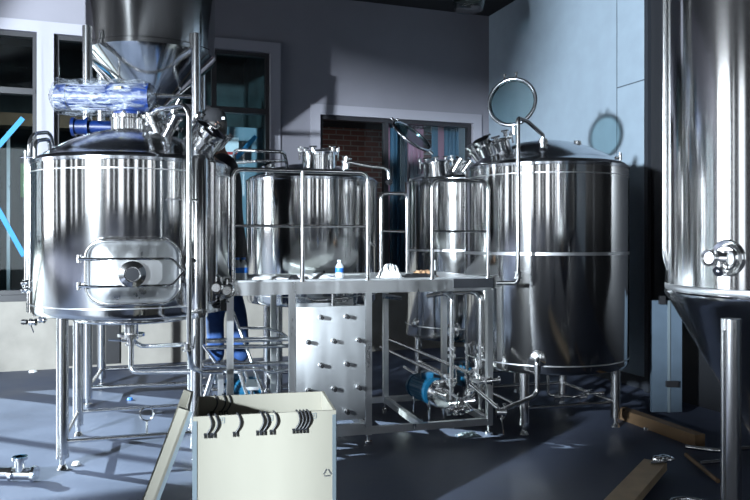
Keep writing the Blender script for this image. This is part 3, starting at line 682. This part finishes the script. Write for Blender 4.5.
railing(T0+.02, -.005, -.0, 1.995, 1.60, (-.49,))
railing(.50, TR-.01, 0, 1.955, 1.565)
mb = MB(); 
ta = [at(381, 275, 6.2), at(381, 193.5, 6.2), at(407, 193.5, 6.25), at(407, 275, 6.25)]; ta[0].z = ta[3].z = DZ; mb.tube(ta, .0165, bend=.05); mb.cyl(at(381, 231, 6.2), at(407, 231.5, 6.25), .01, seg=10); mb.build('handrail', M['pipe'], pf)

# heat exchanger panel between the posts
hx = empty('plate_heat_exchanger', pp_((T1_)/2, .2), 'upright steel plate with rows of black-tipped bolts under the platform', 'heat exchanger', rz=A)
MB().box(pp_(-.283, -.012, .605), (.515, .012, .83), rz=A, bev=.002).build('front_plate', M['plate'], hx)
mb = MB()
for i in range(14): mb.box(pp_(-.283, .05+i*.022, .6), (.42, .010, .72), rz=A)
mb.build('plate_pack', M['satin'], hx); MB().box(pp_(-.283, .40, .6), (.46, .02, .82), rz=A).build('rear_plate', M['plate'], hx)
MB().box(pp_(-.283, 0, .14), (.5, .04, .03), rz=A).build('lower_rail', M['satin'], hx)
for k, (tx, z_) in enumerate([(x, z) for row, z in enumerate((.945, .77, .60, .425, .255)) for x in ((-.36, -.17) if row % 2 == 0 else (-.455, -.265, -.08))]):
    q = pp_(tx, -.018, z_); b_ = MB().cyl(q, q-V*.012, .02, .017, seg=16).cyl(q-V*.01, q-V*.035, .012, seg=14).build('bolt', M['fit'], hx)
    MB().cyl(q-V*.03, q-V*.06, .0145, seg=14).build('bolt_cap', M['black'], b_)
mb = MB(); mb.tube([pp_(-.45, .05, 1.08), pp_(-.40, .05, 1.05), pp_(-.40, .12, 1.05), pp_(-.1, .12, 1.07), pp_(-.05, .3, 1.07)], .014); mb.cyl(pp_(-.26, .03, 1.0), pp_(-.26, .03, 1.12), .012, seg=10); mb.build('top_pipe', M['pipe'], hx)
mb = MB()
for i in range(3): mb.box(pp_(-.28, -.0, .055+.03*i), (.48, .02, .014), rz=A)

# items below the deck: pipes
def pipe(name, pts, r, label, bend=.06, cat='pipe', group='process pipes under the platform', clamps=()):
    mb = MB(); mb.tube(pts, r, bend)
    o = mb.build(name, M['pipe'], label=label, cat=cat, group=group)
    return o
def pipeT(pts, r, label, bend=.06, clamps=(), valves=()):
    p0 = Vector(pts[0]); zs = min(Vector(p).z for p in pts)
    t = empty('process_pipe', (p0.x, p0.y, zs), label, 'pipe', 'process pipes under the platform')
    MB().tube(pts, r, bend).build('pipe_run', M['pipe'], t)
    for p, ax in clamps: mb = MB(); clampring(mb, p, ax, r*1.8, .022); wing(mb, Vector(p)-V*r*1.5, ax, -V, .03); mb.build('clamp', M['fit'], t)
    for v in valves: butterfly(t, *v[:3], r=r*1.35, handle=v[3] if len(v) > 3 else .1, hdir=v[4] if len(v) > 4 else None)
    return t
pipeT([at(428, 296, 6.2), at(445, 293, 5.75), at(451.5, 297, 5.68), at(451.5, 411, 5.68)], .0185, 'upright pipe in front of the half-hidden tank, with a clamp mid-way', clamps=[(at(451.5, 349, 5.68), Z), (at(451.5, 356, 5.68), Z)], valves=[(at(451.5, 382, 5.68), Z, (.7, -.7, 0), .13, (-.1, 0, 1))])
pipeT([at(455, 293, 6.1), at(472, 292, 5.8), at(480.5, 296, 5.72), at(480.5, 409, 5.72)], .0185, 'upright pipe just left of the right-hand platform post', clamps=[(at(480.5, 347, 5.72), Z), (at(480.5, 355, 5.72), Z)], valves=[(at(480.5, 380, 5.72), Z, (.8, -.6, 0), .13, (-.15, 0, 1))])
def zpipe(px0, px1, y0, y1, z_): return [at(px0, y0, (1.5-z_)*720/(y0-240)), at(px1, y1, (1.5-z_)*720/(y1-240))]
pipeT(zpipe(382, 469, 336, 373, .45), .0155, 'upper of two slanting pipes running back from the pumps')
pipeT(zpipe(381, 441, 347, 375, .40), .0155, 'lower of two slanting pipes running back from the pumps')
pipeT([at(404, 367, 6.6), at(422, 378, 6.3)], .0125, 'short thin pipe ending at the left blue pump')
pipeT([at(206, 341, 5.35), at(296, 338.5, 5.58)], .019, 'topmost thick pipe left of the bolted plate')
pipeT([at(206, 347.5, 5.55), at(296, 345.5, 5.75)], .017, 'thick pipe left of the bolted plate, just under the topmost one')
pipeT([at(204, 365, 5.42), at(296, 363, 5.62)], .017, 'upper of the lower pair of pipes left of the bolted plate')
pipeT([at(204, 370, 5.32), at(262, 369, 5.46), at(270, 373, 5.5), at(294, 368, 5.55)], .012, 'lowest thin pipe left of the bolted plate', clamps=[(at(272, 369, 5.46), U)])
pipeT([at(236, 328, 5.75), at(268, 328, 5.85), at(285, 334, 5.9), at(292, 345, 5.9)], .011, 'thin bent pipe high behind the left platform post')
pipeT([at(470, 384, 5.35), at(500, 410, 5.16)], .014, 'short slanting pipe between the pump valves and the tank outlet valve')
pipeT([at(445, 390, 5.8), at(466, 403, 5.45), at(472, 410, 5.4)], .014, 'short pipe from the steel pump head to the floor valves')
pipeT([at(467, 345, 5.9), at(467, 398, 5.9)], .014, 'thin upright pipe between the two thicker ones', clamps=[(at(467, 345, 5.9), Z)], valves=[(at(467, 376, 5.9), Z, (-.5, -.8, 0), .12, (-.2, 0, 1))])
pipeT([at(384, 296, 6.0), at(400, 298, 6.2)], .02, 'stub pipe high behind the middle platform posts')
pipeT([at(203, 345, 5.75), at(224, 374, 5.6)], .013, 'shorter of two slanting steel rods left of the bolted plate')
pipeT([at(233, 312, 5.75), at(263, 392, 5.6)], .013, 'longer of two slanting steel rods left of the bolted plate')
# floor valves cluster
for i, (px_, py_, d_, ax, lab) in enumerate(((463, 402, 5.5, (1, -.3, .2), 'bright valve on the floor pipe right of the steel pump head'), (471, 390, 5.55, (.3, -.5, .8), 'tilted valve beneath the second blue pump'), (487, 381, 5.55, (1, 0, .1), 'valve beside the right platform post'), (458, 410, 5.45, (.8, .5, 0), 'lowest valve between the pumps and the platform beam'), (477, 372, 5.7, (0, .3, 1), 'valve above the second blue pump, on a short stem'))):
    q = at(px_, py_, d_); e_ = empty('pipe_valve', q-Z*.04, lab, 'valve', 'valves by the pumps'); v_ = butterfly(e_, q, ax, (-.3, -.8, .4), .03, .12, hdir=(-.3+.15*i, -.2, 1 if i % 2 else -.6), nm='valve_body')
    s_ = Vector(ax).normalized(); MB().cyl(q-s_*.09, q+s_*.09, .018, seg=14).cyl(q-s_*.1, q-s_*.085, .03, seg=16).cyl(q+s_*.085, q+s_*.1, .03, seg=16).build('stub', M['pipe'], e_)
# pumps
def pump(c, ax, lab, s=1.0, mm='teal'):
    c = Vector(c); ax = Vector(ax).normalized(); sd = Z.cross(ax).normalized()
    t = empty('transfer_pump', (c.x, c.y, 0), lab, 'pump', 'blue pumps on the floor')
    mb = MB(); mb.cyl(c-ax*.13*s, c+ax*.09*s, .085*s, seg=28).cyl(c+ax*.09*s, c+ax*.12*s, .10*s, seg=28)
    for i in range(22):
        a = 2*PI*i/22; o = Z*math.cos(a)+sd*math.sin(a); mb.beam(c-ax*.11*s+o*.088*s, c+ax*.08*s+o*.088*s, .005, .012*s)
    mb.build('motor', M[mm], t); MB().cyl(c-ax*.17*s, c-ax*.13*s, .085*s, .092*s, seg=28).build('fan_cowl', M[mm], t)
    MB().box(c+Z*.105*s, (.09*s, .09*s, .05*s), bev=.008).build('terminal_box', M[mm], t)
    h = MB(); h.cyl(c+ax*.12*s, c+ax*.17*s, .05*s, seg=24).cyl(c+ax*.17*s, c+ax*.23*s, .09*s, seg=32).cyl(c+ax*.165*s, c+ax*.175*s, .10*s, seg=32).cyl(c+ax*.23*s, c+ax*.30*s, .025*s, seg=20).cyl(c+ax*.29*s, c+ax*.31*s, .04*s, seg=20).cyl(c+ax*.20*s+sd*.05*s, c+ax*.20*s+sd*.05*s+Z*.13*s, .02*s, seg=16).cyl(c+ax*.20*s+sd*.05*s+Z*.12*s, c+ax*.20*s+sd*.05*s+Z*.14*s, .034*s, seg=16)
    h.build('pump_head', M['fit'], t)
    for sx in (-.09, .13):
        for sy in (-.06, .06):
            p = c+ax*sx*s+sd*sy*s; MB().cyl(Vector((p.x, p.y, .0)), Vector((p.x, p.y, c.z-.06*s)), .011, seg=12).build('foot', M['fit'], t)
    return t
pax = Vector((.45, -.88, 0))
pump(at(427, 389, 6.05), pax, 'teal blue pump with steel head, nearer one under the right platform half', 1.15)
pump(at(464, 376, 6.55), pax, 'darker blue pump half hidden behind pipes and valves', 1.0)
pump(at(240, 388, 6.15), Vector((-.95, -.2, 0)), 'teal blue pump on the floor behind the plywood crate', 1.0)
# valve cluster at the platform's left corner
e_ = empty('valve_cluster', at(224, 300, 4.95), 'pair of round clamped valves at the left corner of the platform', 'valve')
for i, (px_, py_) in enumerate(((216, 288), (227, 291))):
    q = at(px_, py_, 4.93+.03*i); mb = MB(); ax = Vector((.2, -1, .1)).normalized(); mb.torus(q, ax, .042, .012, 28, 8); mb.cyl(q-ax*-.03, q+ax*-.04, .028, seg=20); mb.torus(q-ax*.045, ax, .022, .007, 20, 8); wing(mb, q+Z*.045, U, Z, .035); wing(mb, q-Z*.045, U, -Z, .03); mb.build('clamped_valve', M['fit'], e_)
mb = MB(); mb.cyl(at(221, 277, 4.98), at(221, 300, 4.98), .016, seg=14).cyl(at(214, 293, 4.98), at(206, 297, 4.9), .02, seg=14); mb.build('stub', M['pipe'], e_)
mb = MB(); mb.box(at(226, 304, 5.06), (.06, .06, .09)); mb.build('valve_actuator', M['black'], e_)

# ------------------------------------------------------------------ things on the deck
def bottle(px_, base_y_unused, d, lab, h=.2, cap='bluelabel'):
    b = Vector(((px_-375)/720*d, d, DZ)); t = empty('water_bottle', b, lab, 'bottle', 'water bottles on the platform')
    MB().lathe([(0, 0), (.029, 0), (.032, .006), (.031, h*.35), (.032, h*.6), (.026, h*.72), (.012, h*.87), (.012, h*.92), (0, h*.92)], b, 20).build('bottle_body', M['lidglass2'], t)
    MB().lathe([(.0325, h*.32), (.033, h*.33), (.033, h*.55), (.0325, h*.56)], b, 20).build('label_wrap', M['bluelabel'], t)
    MB().lathe([(.0, h*.90), (.015, h*.90), (.015, h), (0, h)], b, 16).build('cap', M[cap], t)
M['lidglass2'] = mat('clear_bottle_plastic', (.75, .82, .88), .1, trans=.0, alpha=.55)
bottle(237.5, 0, 5.12, 'left of two water bottles with blue labels by the left rail post', .16)
bottle(243.5, 0, 5.14, 'right of two water bottles with blue labels by the left rail post', .16)
bottle(339.5, 0, 5.42, 'single water bottle near the middle of the platform', .135, 'white')
def crumple(name, c, sx, sy, sz, m, lab, cat, n=14, seed=1):
    rnd = random.Random(seed); mb = MB(); g = [[None]*n for _ in range(n)]
    for i in range(n):
        for j in range(n):
            x = (i/(n-1)-.5); y = (j/(n-1)-.5); k = max(0, 1-(2*x)**4)*max(0, 1-(2*y)**4)
            g[i][j] = mb.bm.verts.new(Vector(c)+U*x*sx*(1+.1*rnd.uniform(-1, 1))+V*y*sy*(1+.1*rnd.uniform(-1, 1))+Z*(.004+sz*k*(.4+.6*rnd.random())))
    for i in range(n-1):
        for j in range(n-1): mb.bm.faces.new((g[i][j], g[i+1][j], g[i+1][j+1], g[i][j+1]))
    ed = [e for e in mb.bm.edges if len(e.link_faces) == 1]
    r = bmesh.ops.extrude_edge_only(mb.bm, edges=ed); 
    for v in [x for x in r['geom'] if isinstance(x, bmesh.types.BMVert)]: v.co.z = c[2]
    return mb.build(name, m, label=lab, cat=cat)
def dk(px_, d): return Vector(((px_-375)/720*d, d, DZ+.001))
crumple('protective_film', dk(262, 5.30), .34, .22, .03, M['paper'], 'white crumpled protective film on the deck beside the bottles', 'film')
crumple('protective_film', dk(312, 5.40), .32, .20, .035, M['paper'], 'white crumpled film left of the single bottle', 'film', seed=3)
crumple('plastic_bag', dk(390, 5.48), .17, .12, .11, M['film2'] if 'film2' in M else M['paper'], 'small crumpled clear bag in the middle of the deck', 'bag', seed=5)
crumple('work_glove', dk(424, 5.62), .20, .12, .05, M['card'], 'tan leather work glove lying right of the crumpled bag', 'glove', seed=6)
crumple('chain_pile', dk(418, 5.50), .26, .06, .03, M['black'], 'black cable heap on the platform edge in front of the glove', 'cable', seed=8)
crumple('black_strap', dk(294, 5.18), .07, .05, .035, M['black'], 'small black strap bundle at the platform edge by the rail post', 'strap', seed=9)
t = empty('sealant_tube', dk(433.5, 5.55), 'small white bottle with black label standing by the rail post', 'bottle')
MB().lathe([(0, 0), (.022, 0), (.022, .085), (.018, .095), (.018, .13), (0, .13)], dk(433.5, 5.55), 16).build('tube_body', M['white'], t); MB().lathe([(.0225, .01), (.0228, .01), (.0228, .05), (.0225, .05)], dk(433.5, 5.55), 16).build('label_wrap', M['black'], t)

# ------------------------------------------------------------------ step ladder and the man on it
MC = Vector(((228-375)/720*5.86, 5.86, 0))
ld = empty('step_ladder', MC, 'steel step ladder under the man between the tanks', 'ladder')
SX = Vector((1, .1, 0)).normalized(); SY = Vector((-.1, 1, 0)).normalized()
top = MC+Z*.47
for s_ in (-1, 1):
    for w_ in (-.14, .14):
        MB().cyl(top+SX*.10*s_+SY*w_, MC+SX*.25*s_+SY*w_*1.2, .016, seg=12).build('leg', M['pipe'], ld)
MB().box(top-Z*.01, (.26, .34, .03), mtx=Matrix((SX, SY, Z)).transposed()).build('top_step', M['satin'], ld)
MB().box(MC+SX*.20+Z*.32, (.12, .32, .025), mtx=Matrix((SX, SY, Z)).transposed()).build('lower_step', M['satin'], ld)

def skin(name, chains, m, parent, sub=2, label=None):
    """chains: list of lists of (pos, radius); first vertex of first chain is the root; later chains start on an existing vertex index"""
    me = bpy.data.meshes.new(name); vv = []; ee = []; rad = []
    for ch in chains:
        prev = None; s = 0
        if isinstance(ch[0], int): prev = ch[0]; s = 1
        for p, r in ch[s:]:
            vv.append(Vector(p)); rad.append(r); i = len(vv)-1
            if prev is not None: ee.append((prev, i))
            prev = i
    wi = worldm(parent).inverted(); me.from_pydata([wi @ v for v in vv], ee, [])
    o = bpy.data.objects.new(name, me); COL.objects.link(o); o.parent = parent; me.materials.append(m)
    sk = o.modifiers.new('Skin', 'SKIN'); sk.use_smooth_shade = True
    if not me.skin_vertices: me.attributes  # layer made by the modifier below
    lay = me.skin_vertices[0] if me.skin_vertices else None
    if lay is None:
        bm = bmesh.new(); bm.from_mesh(me); bm.verts.layers.skin.verify(); bm.to_mesh(me); bm.free(); lay = me.skin_vertices[0]
    for i, r in enumerate(rad):
        lay.data[i].radius = (r, r) if not isinstance(r, tuple) else r; lay.data[i].use_root = (i == 0)
    sb = o.modifiers.new('Subdivision', 'SUBSURF'); sb.levels = sub; sb.render_levels = sub
    if label: o['label'] = label
    return o
mn = empty('person', MC, 'person in black cap, black jacket and blue jeans standing between left and middle tanks', 'person')
fx = Vector((-.85, -.5, 0)).normalized(); sx = Vector((-fx.y, fx.x, 0))      # faces left, towards the hatch; sx = left side
hip = MC+Z*1.42; chest = MC+fx*.05+Z*1.92; neck = MC+fx*.08+Z*2.22; head = MC+fx*.12+Z*2.43
legL = [(hip+sx*.10-Z*.05, .10), (MC-SX*.09+fx*.02+Z*.92, .075), (MC-SX*.09+Z*.55, .052)]
kneeR = MC+SX*.10+fx*.02+Z*.88; ankR = MC+SX*.11+Z*.55
shL = chest+sx*.19+Z*.14; shR = chest-sx*.19+Z*.14
elL = shL+fx*.14-Z*.27+sx*.04; elR = shR+fx*.16-Z*.26-sx*.02; haL = elL+fx*.22+Z*.04; haR = elR+fx*.22+Z*.06
body = [[(hip, .14), (MC+fx*.03+Z*1.68, .13), (chest, .145), (chest+Z*.17, .10), (neck, .055), (neck+Z*.07, .055), (head, .085), (head+Z*.06, .075)],
        [0, (hip+sx*.10-Z*.06, .085), (legL[1][0], .062), (legL[2][0], .042), (legL[2][0]+fx*.05-Z*.05, .035)],
        [0, (hip-sx*.10-Z*.06, .085), (kneeR, .062), (ankR, .042), (ankR+fx*.05-Z*.05, .035)],
        [3, (shL, .042), (elL, .04), (haL, .03)], [3, (shR, .042), (elR, .04), (haR, .03)]]
skin('body', body, M['skin'], mn)
skin('jacket', [[(hip-Z*.40, .185), (hip, .178), (MC+fx*.03+Z*1.66, .158), (chest, .178), (chest+Z*.16, .14), (neck-Z*.01, .078)], [4, (shL, .098), (elL, .062), (haL-fx*.04, .045)], [4, (shR, .098), (elR, .062), (haR-fx*.04, .045)]], M['jacket'], mn)
skin('jeans', [[(hip-Z*.08, .12), (hip+sx*.10-Z*.18, .105), (legL[1][0], .082), (legL[2][0]-Z*.05, .07)], [0, (hip-sx*.10-Z*.18, .105), (kneeR, .082), (ankR-Z*.05, .07)]], M['jeans'], mn)
for an, nm_s in ((legL[2][0], 0), (ankR, 1)):
    skin('shoe', [[(an-Z*.03-fx*.03, .045), (an-Z*.045+fx*.06, .042), (an-Z*.055+fx*.14, .03)]], M['black'], mn)
for ha, s_ in ((haL, 1), (haR, -1)):
    for k in range(4):
        o = Z*(.022-.015*k); skin('finger', [[(ha+fx*.03+o, .010), (ha+fx*.075+o, .009), (ha+fx*.10+o-sx*.02*s_, .008), (ha+fx*.105+o-sx*.04*s_, .007)]], M['skin'], mn, 1)
    skin('thumb', [[(ha+Z*.02, .011), (ha+Z*.045+fx*.03-sx*.015*s_, .010), (ha+Z*.05+fx*.06-sx*.02*s_, .009)]], M['skin'], mn, 1)
mb = MB(); fm = Matrix((fx, sx, Z)).transposed()
mb.lathe([(.100, -.01), (.102, .03), (.092, .075), (.06, .105), (0, .115)], head+Z*.02, 28); cp = mb.build('cap', M['jacket'], mn)
mb = MB(); mb.poly([head+fm @ Vector(p) for p in ((.07, -.075, .02), (.14, -.06, .0), (.165, 0, -.005), (.14, .06, .0), (.07, .075, .02))], .008, Z); mb.build('cap_brim', M['jacket'], cp)
MB().box(head+fm @ Vector((-.05, .085, .04)), (.03, .03, .02)).build('cap_mark', M['white'], cp)
mb = MB(); mb.lathe([(.088, -.09), (.094, -.04), (.094, 0.02), (.0, .08)], head-fx*.015, 24); mb.build('hair', M['hair'], mn)
mb = MB(); mb.cyl(head+fx*.08-Z*.01, head+fx*.115-Z*.035, .008, .014, seg=10); mb.build('nose', M['skin'], mn)
for s_ in (1, -1):
    MB().lathe([(0, -.011), (.011, 0), (0, .011)], head+fx*.082+sx*.032*s_+Z*.005, 12).build('eye', M['white'], mn)
    MB().lathe([(0, -.028), (.014, -.02), (.017, .01), (0, .026)], head+sx*.093*s_-Z*.01, 12).build('ear', M['skin'], mn)
MB().cyl(head+fx*.088-sx*.022-Z*.06, head+fx*.088+sx*.022-Z*.06, .006, seg=8).build('mouth', M['red'], mn)

# ------------------------------------------------------------------ plywood crate
ch = .68
f0 = Vector((-.843, 3.335, 0)); f1 = Vector((-.188, 3.47, 0)); cu = (f1-f0).normalized(); cvv = Vector((-cu.y, cu.x, 0)); cw = (f1-f0).length; cd = .45; crz = math.atan2(cu.y, cu.x)
cr = empty('plywood_crate', (f0+f1)/2+cvv*cd/2, 'open pale plywood crate with metal clips along its top edges', 'crate', rz=crz)
def cp_(x, y, z): return f0+cu*x+cvv*y+Z*z
th = .012
MB().box(cp_(cw/2, th/2, ch/2), (cw, th, ch), rz=crz).build('front_panel', M['ply'], cr)
MB().box(cp_(cw/2, cd-th/2, ch/2), (cw, th, ch), rz=crz).build('rear_panel', M['ply'], cr)
MB().box(cp_(th/2, cd/2, ch/2), (th, cd-2*th, ch), rz=crz).build('side_panel', M['ply'], cr)
MB().box(cp_(cw-th/2, cd/2, ch/2), (th, cd-2*th, ch), rz=crz).build('side_panel', M['ply'], cr)
MB().box(cp_(cw/2, cd/2, .01), (cw-2*th, cd-2*th, .015), rz=crz).build('bottom_panel', M['ply'], cr)
for x in (.0, cw):
    s_ = 1 if x == 0 else -1
    mb = MB(); mb.box(cp_(x+s_*.009, -.0015, ch/2-.01), (.018, .003, ch-.02), rz=crz); mb.box(cp_(x-s_*.0015, .014, ch/2-.01), (.003, .028, ch-.02), rz=crz); mb.build('corner_strip', M['edge'], cr)
for px_ in (221, 269, 313):
    x = (px_-193)/143*cw; mb = MB()
    for dx, dz, sx_, sz_ in ((0, .012, .022, .0025), (0, -.012, .022, .0025), (-.011, 0, .0025, .024), (.011, 0, .0025, .024), (0, 0, .012, .002), (0, .003, .002, .012)): mb.box(cp_(x+dx, -.001, ch-.022+dz), (sx_, .002, sz_), rz=crz)
    mb.build('printed_mark', M['edge'], cr, 'small pale blue stamp')
mb = MB(); x0, z0_ = (327-193)/143*cw, ch-.30
for k in range(3):
    a = PI/2+k*2*PI/3; b = a+2*PI/3; p = Vector((math.cos(a), math.sin(a)))*.026; q = Vector((math.cos(b), math.sin(b)))*.026; p2, q2 = p.lerp(q, .15), p.lerp(q, .8)
    mb.beam(cp_(x0+p2.x, -.001, z0_+p2.y), cp_(x0+q2.x, -.001, z0_+q2.y), .002, .006)
mb.build('printed_mark', M['satin'], cr, 'faint grey triangle mark')
def clip(px_, rear, lab):
    x = (px_-193)/143*cw if not rear else (px_-195)/127*cw; y = 0 if not rear else cd-th
    t = empty('spring_clip', cp_(x, y, ch-.09), lab, 'clip', 'black spring clips on the crate edges', rz=crz)
    pts = []
    for i in range(9):
        a = i/8; zz = ch+.004-.085*a; bulge = math.sin(a*PI)*.016; pts.append(cp_(x+bulge-.012*a, y-.006-.004*math.sin(a*PI), zz))
    mb = MB(); mb.sweep([cp_(x-.006, y+.012, ch+.006)]+pts, .0042, 8); mb.build('clip_band', M['blackmetal'], t)
    q = pts[-1]; MB().box(q+cu*-.004, (.02, .008, .008), rz=crz).box(q+cu*.006-Z*.01, (.005, .006, .018), rz=crz).box(q-cu*.010-Z*.01, (.005, .006, .018), rz=crz).build('clip_foot', M['blackmetal'], t)
for px_, lab in ((209, 'first'), (215, 'second'), (237, 'third'), (260, 'fourth'), (264.5, 'fifth'), (273.5, 'sixth'), (296.5, 'seventh'), (300, 'eighth'), (303.5, 'ninth'), (307, 'tenth')):
    clip(px_, False, 'black spring clip on the crate front, %s from the left' % lab)
for px_, lab in ((213, 'first'), (221, 'second'), (226, 'third')): clip(px_, True, 'black spring clip on the crate rear panel, %s from the left' % lab)
# lid leaning on the left side
TF, TN, BN, BF = Vector((-.965, 3.80, .705)), Vector((-.862, 3.345, .705)), Vector((-1.12, 3.30, .0)), Vector((-1.26, 3.80, .0))
TF = TN+cvv*.44; BF = BN+cvv*.46
nl = (TN-BN).cross(BF-BN).normalized()
if nl.x > 0: nl = -nl
ll = empty('crate_lid', (BN+BF)/2, 'pale plywood crate lid leaning on the left side of the crate', 'lid')
MB().poly([TF, TN, BN, BF], .012, nl).build('lid_board', M['ply2'] if 'ply2' in M else M['ply'], ll, smooth=False)
bn = nl*.052
MB().poly([TN+bn*.0, BN+bn*.0, BN+bn, TN+bn], .03, cvv).build('batten', M['ply'], ll, smooth=False)
MB().poly([TF-cvv*.03, BF-cvv*.03, BF-cvv*.03+bn, TF-cvv*.03+bn], .03, cvv).build('batten', M['ply'], ll, smooth=False)
MB().poly([TN-nl*.016-cvv*.002, BN-nl*.016-cvv*.002, BN-cvv*.002, TN-cvv*.002], .003, cvv).build('edge_strip', M['edge'], ll, smooth=False)

# ------------------------------------------------------------------ loose things on the floor
e_ = empty('pipe_tee', at(18, 482, 4.42), 'short steel pipe tee lying on the floor at far left', 'pipe fitting')
b0 = Vector((-2.62, 4.50, .05)); b1 = Vector((-2.10, 4.46, .05))
MB().cyl(b0, b1, .036, seg=24).cyl(b1-Vector((.02, 0, 0)), b1, .05, seg=24).cyl(b1-Vector((.1, 0, -.02)), b1-Vector((.1, 0, -.11)), .03, seg=20).cyl(b1-Vector((.1, 0, -.09)), b1-Vector((.1, 0, -.11)), .046, seg=20).cyl(b1-Vector((.16, 0, 0)), b1-Vector((.14, 0, 0)), .044, seg=24).build('tee_body', M['fit'], e_)
pk = empty('timber_plank', Vector((1.15, 3.3, 0)), 'pale sawn plank on the dark floor in front of the large right tank', 'plank')
q0 = at(652, 463, 1080/228*.97+.15); q0 = Vector((1.80, 4.62, .06)); q1 = Vector((1.08, 3.55, .06)); d = (q1-q0).normalized()
MB().beam(q0, q1, .14, .05).build('board', M['wood2'], pk)
q = q0-d*-.03+Z*.035+Vector((.03, 0, 0)); mb = MB()
for k in range(4): mb.cyl(q+d*.02*k-U*.05, q+d*.02*k+U*.07, .008, seg=8)
mb.torus(q+Z*.01, Z, .035, .01, 20, 8).torus(q+U*.07+Z*.005, Z, .03, .009, 20, 8).torus(q+U*.03-d*.05+Z*.005, Z, .03, .009, 20, 8)
mb.build('pipe_clamp', M['fit'], label='small steel pipe clamps on the end of the pale plank', cat='clamp')
bm_ = [at(622, 418, 1080/178), at(700, 447, 1080/207)]
MB().beam(bm_[0]+Z*.045, bm_[1]+Z*.045, .09, .09).build('timber_beam', M['wood'], label='long brown timber beam on the floor along the right wall', cat='beam')
MB().tube([Vector((2.18, 5.05, .05)), Vector((2.36, 4.95, .05)), Vector((2.7, 5.05, .05))], .016).build('steel_rod', M['pipe'], label='bent steel rod on the floor beyond the brown beam end', cat='rod')
MB().cyl(at(686, 459, 1080/219)+Z*.03, at(718, 486, 1080/246)+Z*.03, .014, seg=12).build('wood_stick', M['wood'], label='thin brown stick slanting on the floor beside the fermenter leg', cat='stick')
MB().cyl(at(700, 466, 1080/226)+Z*.02, at(722, 464, 1080/224)+Z*.02, .014, seg=12).build('steel_rod', M['pipe'], label='short straight steel rod behind the fermenter leg', cat='rod')
MB().torus(Vector((1.75, 3.98, .03)), (0, 0, 1), .11, .014, 40, 10).build('hose_ring', M['pipe'], label='pale hose loop on the floor near the right bottom corner', cat='hose')
for k, (px_, py_, lab) in enumerate(((647, 430, 'small metal nut on the floor beside the brown beam'), (76, 465, 'white scrap on the floor right of the front left leg'), (33, 372, 'white scrap on the floor against the pale wall'), (130, 400, 'tiny blue cap on the floor under the left vessel'))):
    q = at(px_, py_, 1080/(py_-240)); s_ = .03 if k != 2 else .05
    MB().lathe([(0, .001), (s_, .002), (s_*.7, .022), (0, .026)], q, 7).build('floor_scrap', M['bluelabel'] if k == 3 else M['paper'] if k else M['fit'], label=lab, cat='scrap', smooth=False)
cc_ = crumple('rag', at(468, 436, 1080/196), .16, .10, .03, M['edge'], 'crumpled pale rag on the floor below the right platform post', 'rag', seed=12)

# ------------------------------------------------------------------ right wall column, door leaf and ceiling lamp
db_ = onR(656, 200).y
RB().rb(0, .06, db_, db_+5, 0, 4.6).rbuild('black_wall_sheet', M['blackmetal'])  # added black sheet covering the right wall behind the fermenter
RB().rb(0, .10, db_-.05, db_, 0, 4.65).rbuild('trim_4', M['dark'])
dl = empty('cabinet_door', Vector((2.42, 5.9, 0)), 'narrow pale blue metal door standing behind the fermenter cone', 'door', rz=RTH)
d0 = at(651, 300, 6.15); d1 = at(681, 300, 6.15)
mb = MB(); mb.box(Vector(((d0.x+d1.x)/2, 6.15, .51)), (d1.x-d0.x, .04, .95)); mb.build('door_leaf', M['leafpaint'], dl)
mb = MB(); mb.box(Vector(((d0.x*.45+d1.x*.55), 6.125, .51)), (.02, .015, .95)); mb.build('door_rib', M['edge'], dl)
MB().box(at(662, 300, 6.1), (.05, .03, .07)).build('hinge', M['black'], dl); MB().box(at(672, 384, 6.1), (.10, .03, .05)).build('latch', M['black'], dl)
lt = empty('ceiling_lamp', at(469, 4, 8.0), 'round black ceiling lamp with clear glass at top right of the back wall', 'lamp')
q = at(469, 2, 8.0); MB().lathe([(.0, .35), (.14, .33), (.18, .1), (.19, .04), (.18, .04), (.13, .3), (0, .32)], q, 32).cyl(q+Z*.3, Vector((q.x, q.y, H)), .012, seg=8).build('lamp_shade', M['blackmetal'], lt)
MB().lathe([(.17, .04), (.175, -.02), (.16, -.09), (.0, -.10)], q, 32).build('glass_cover', M['lidglass'], lt)
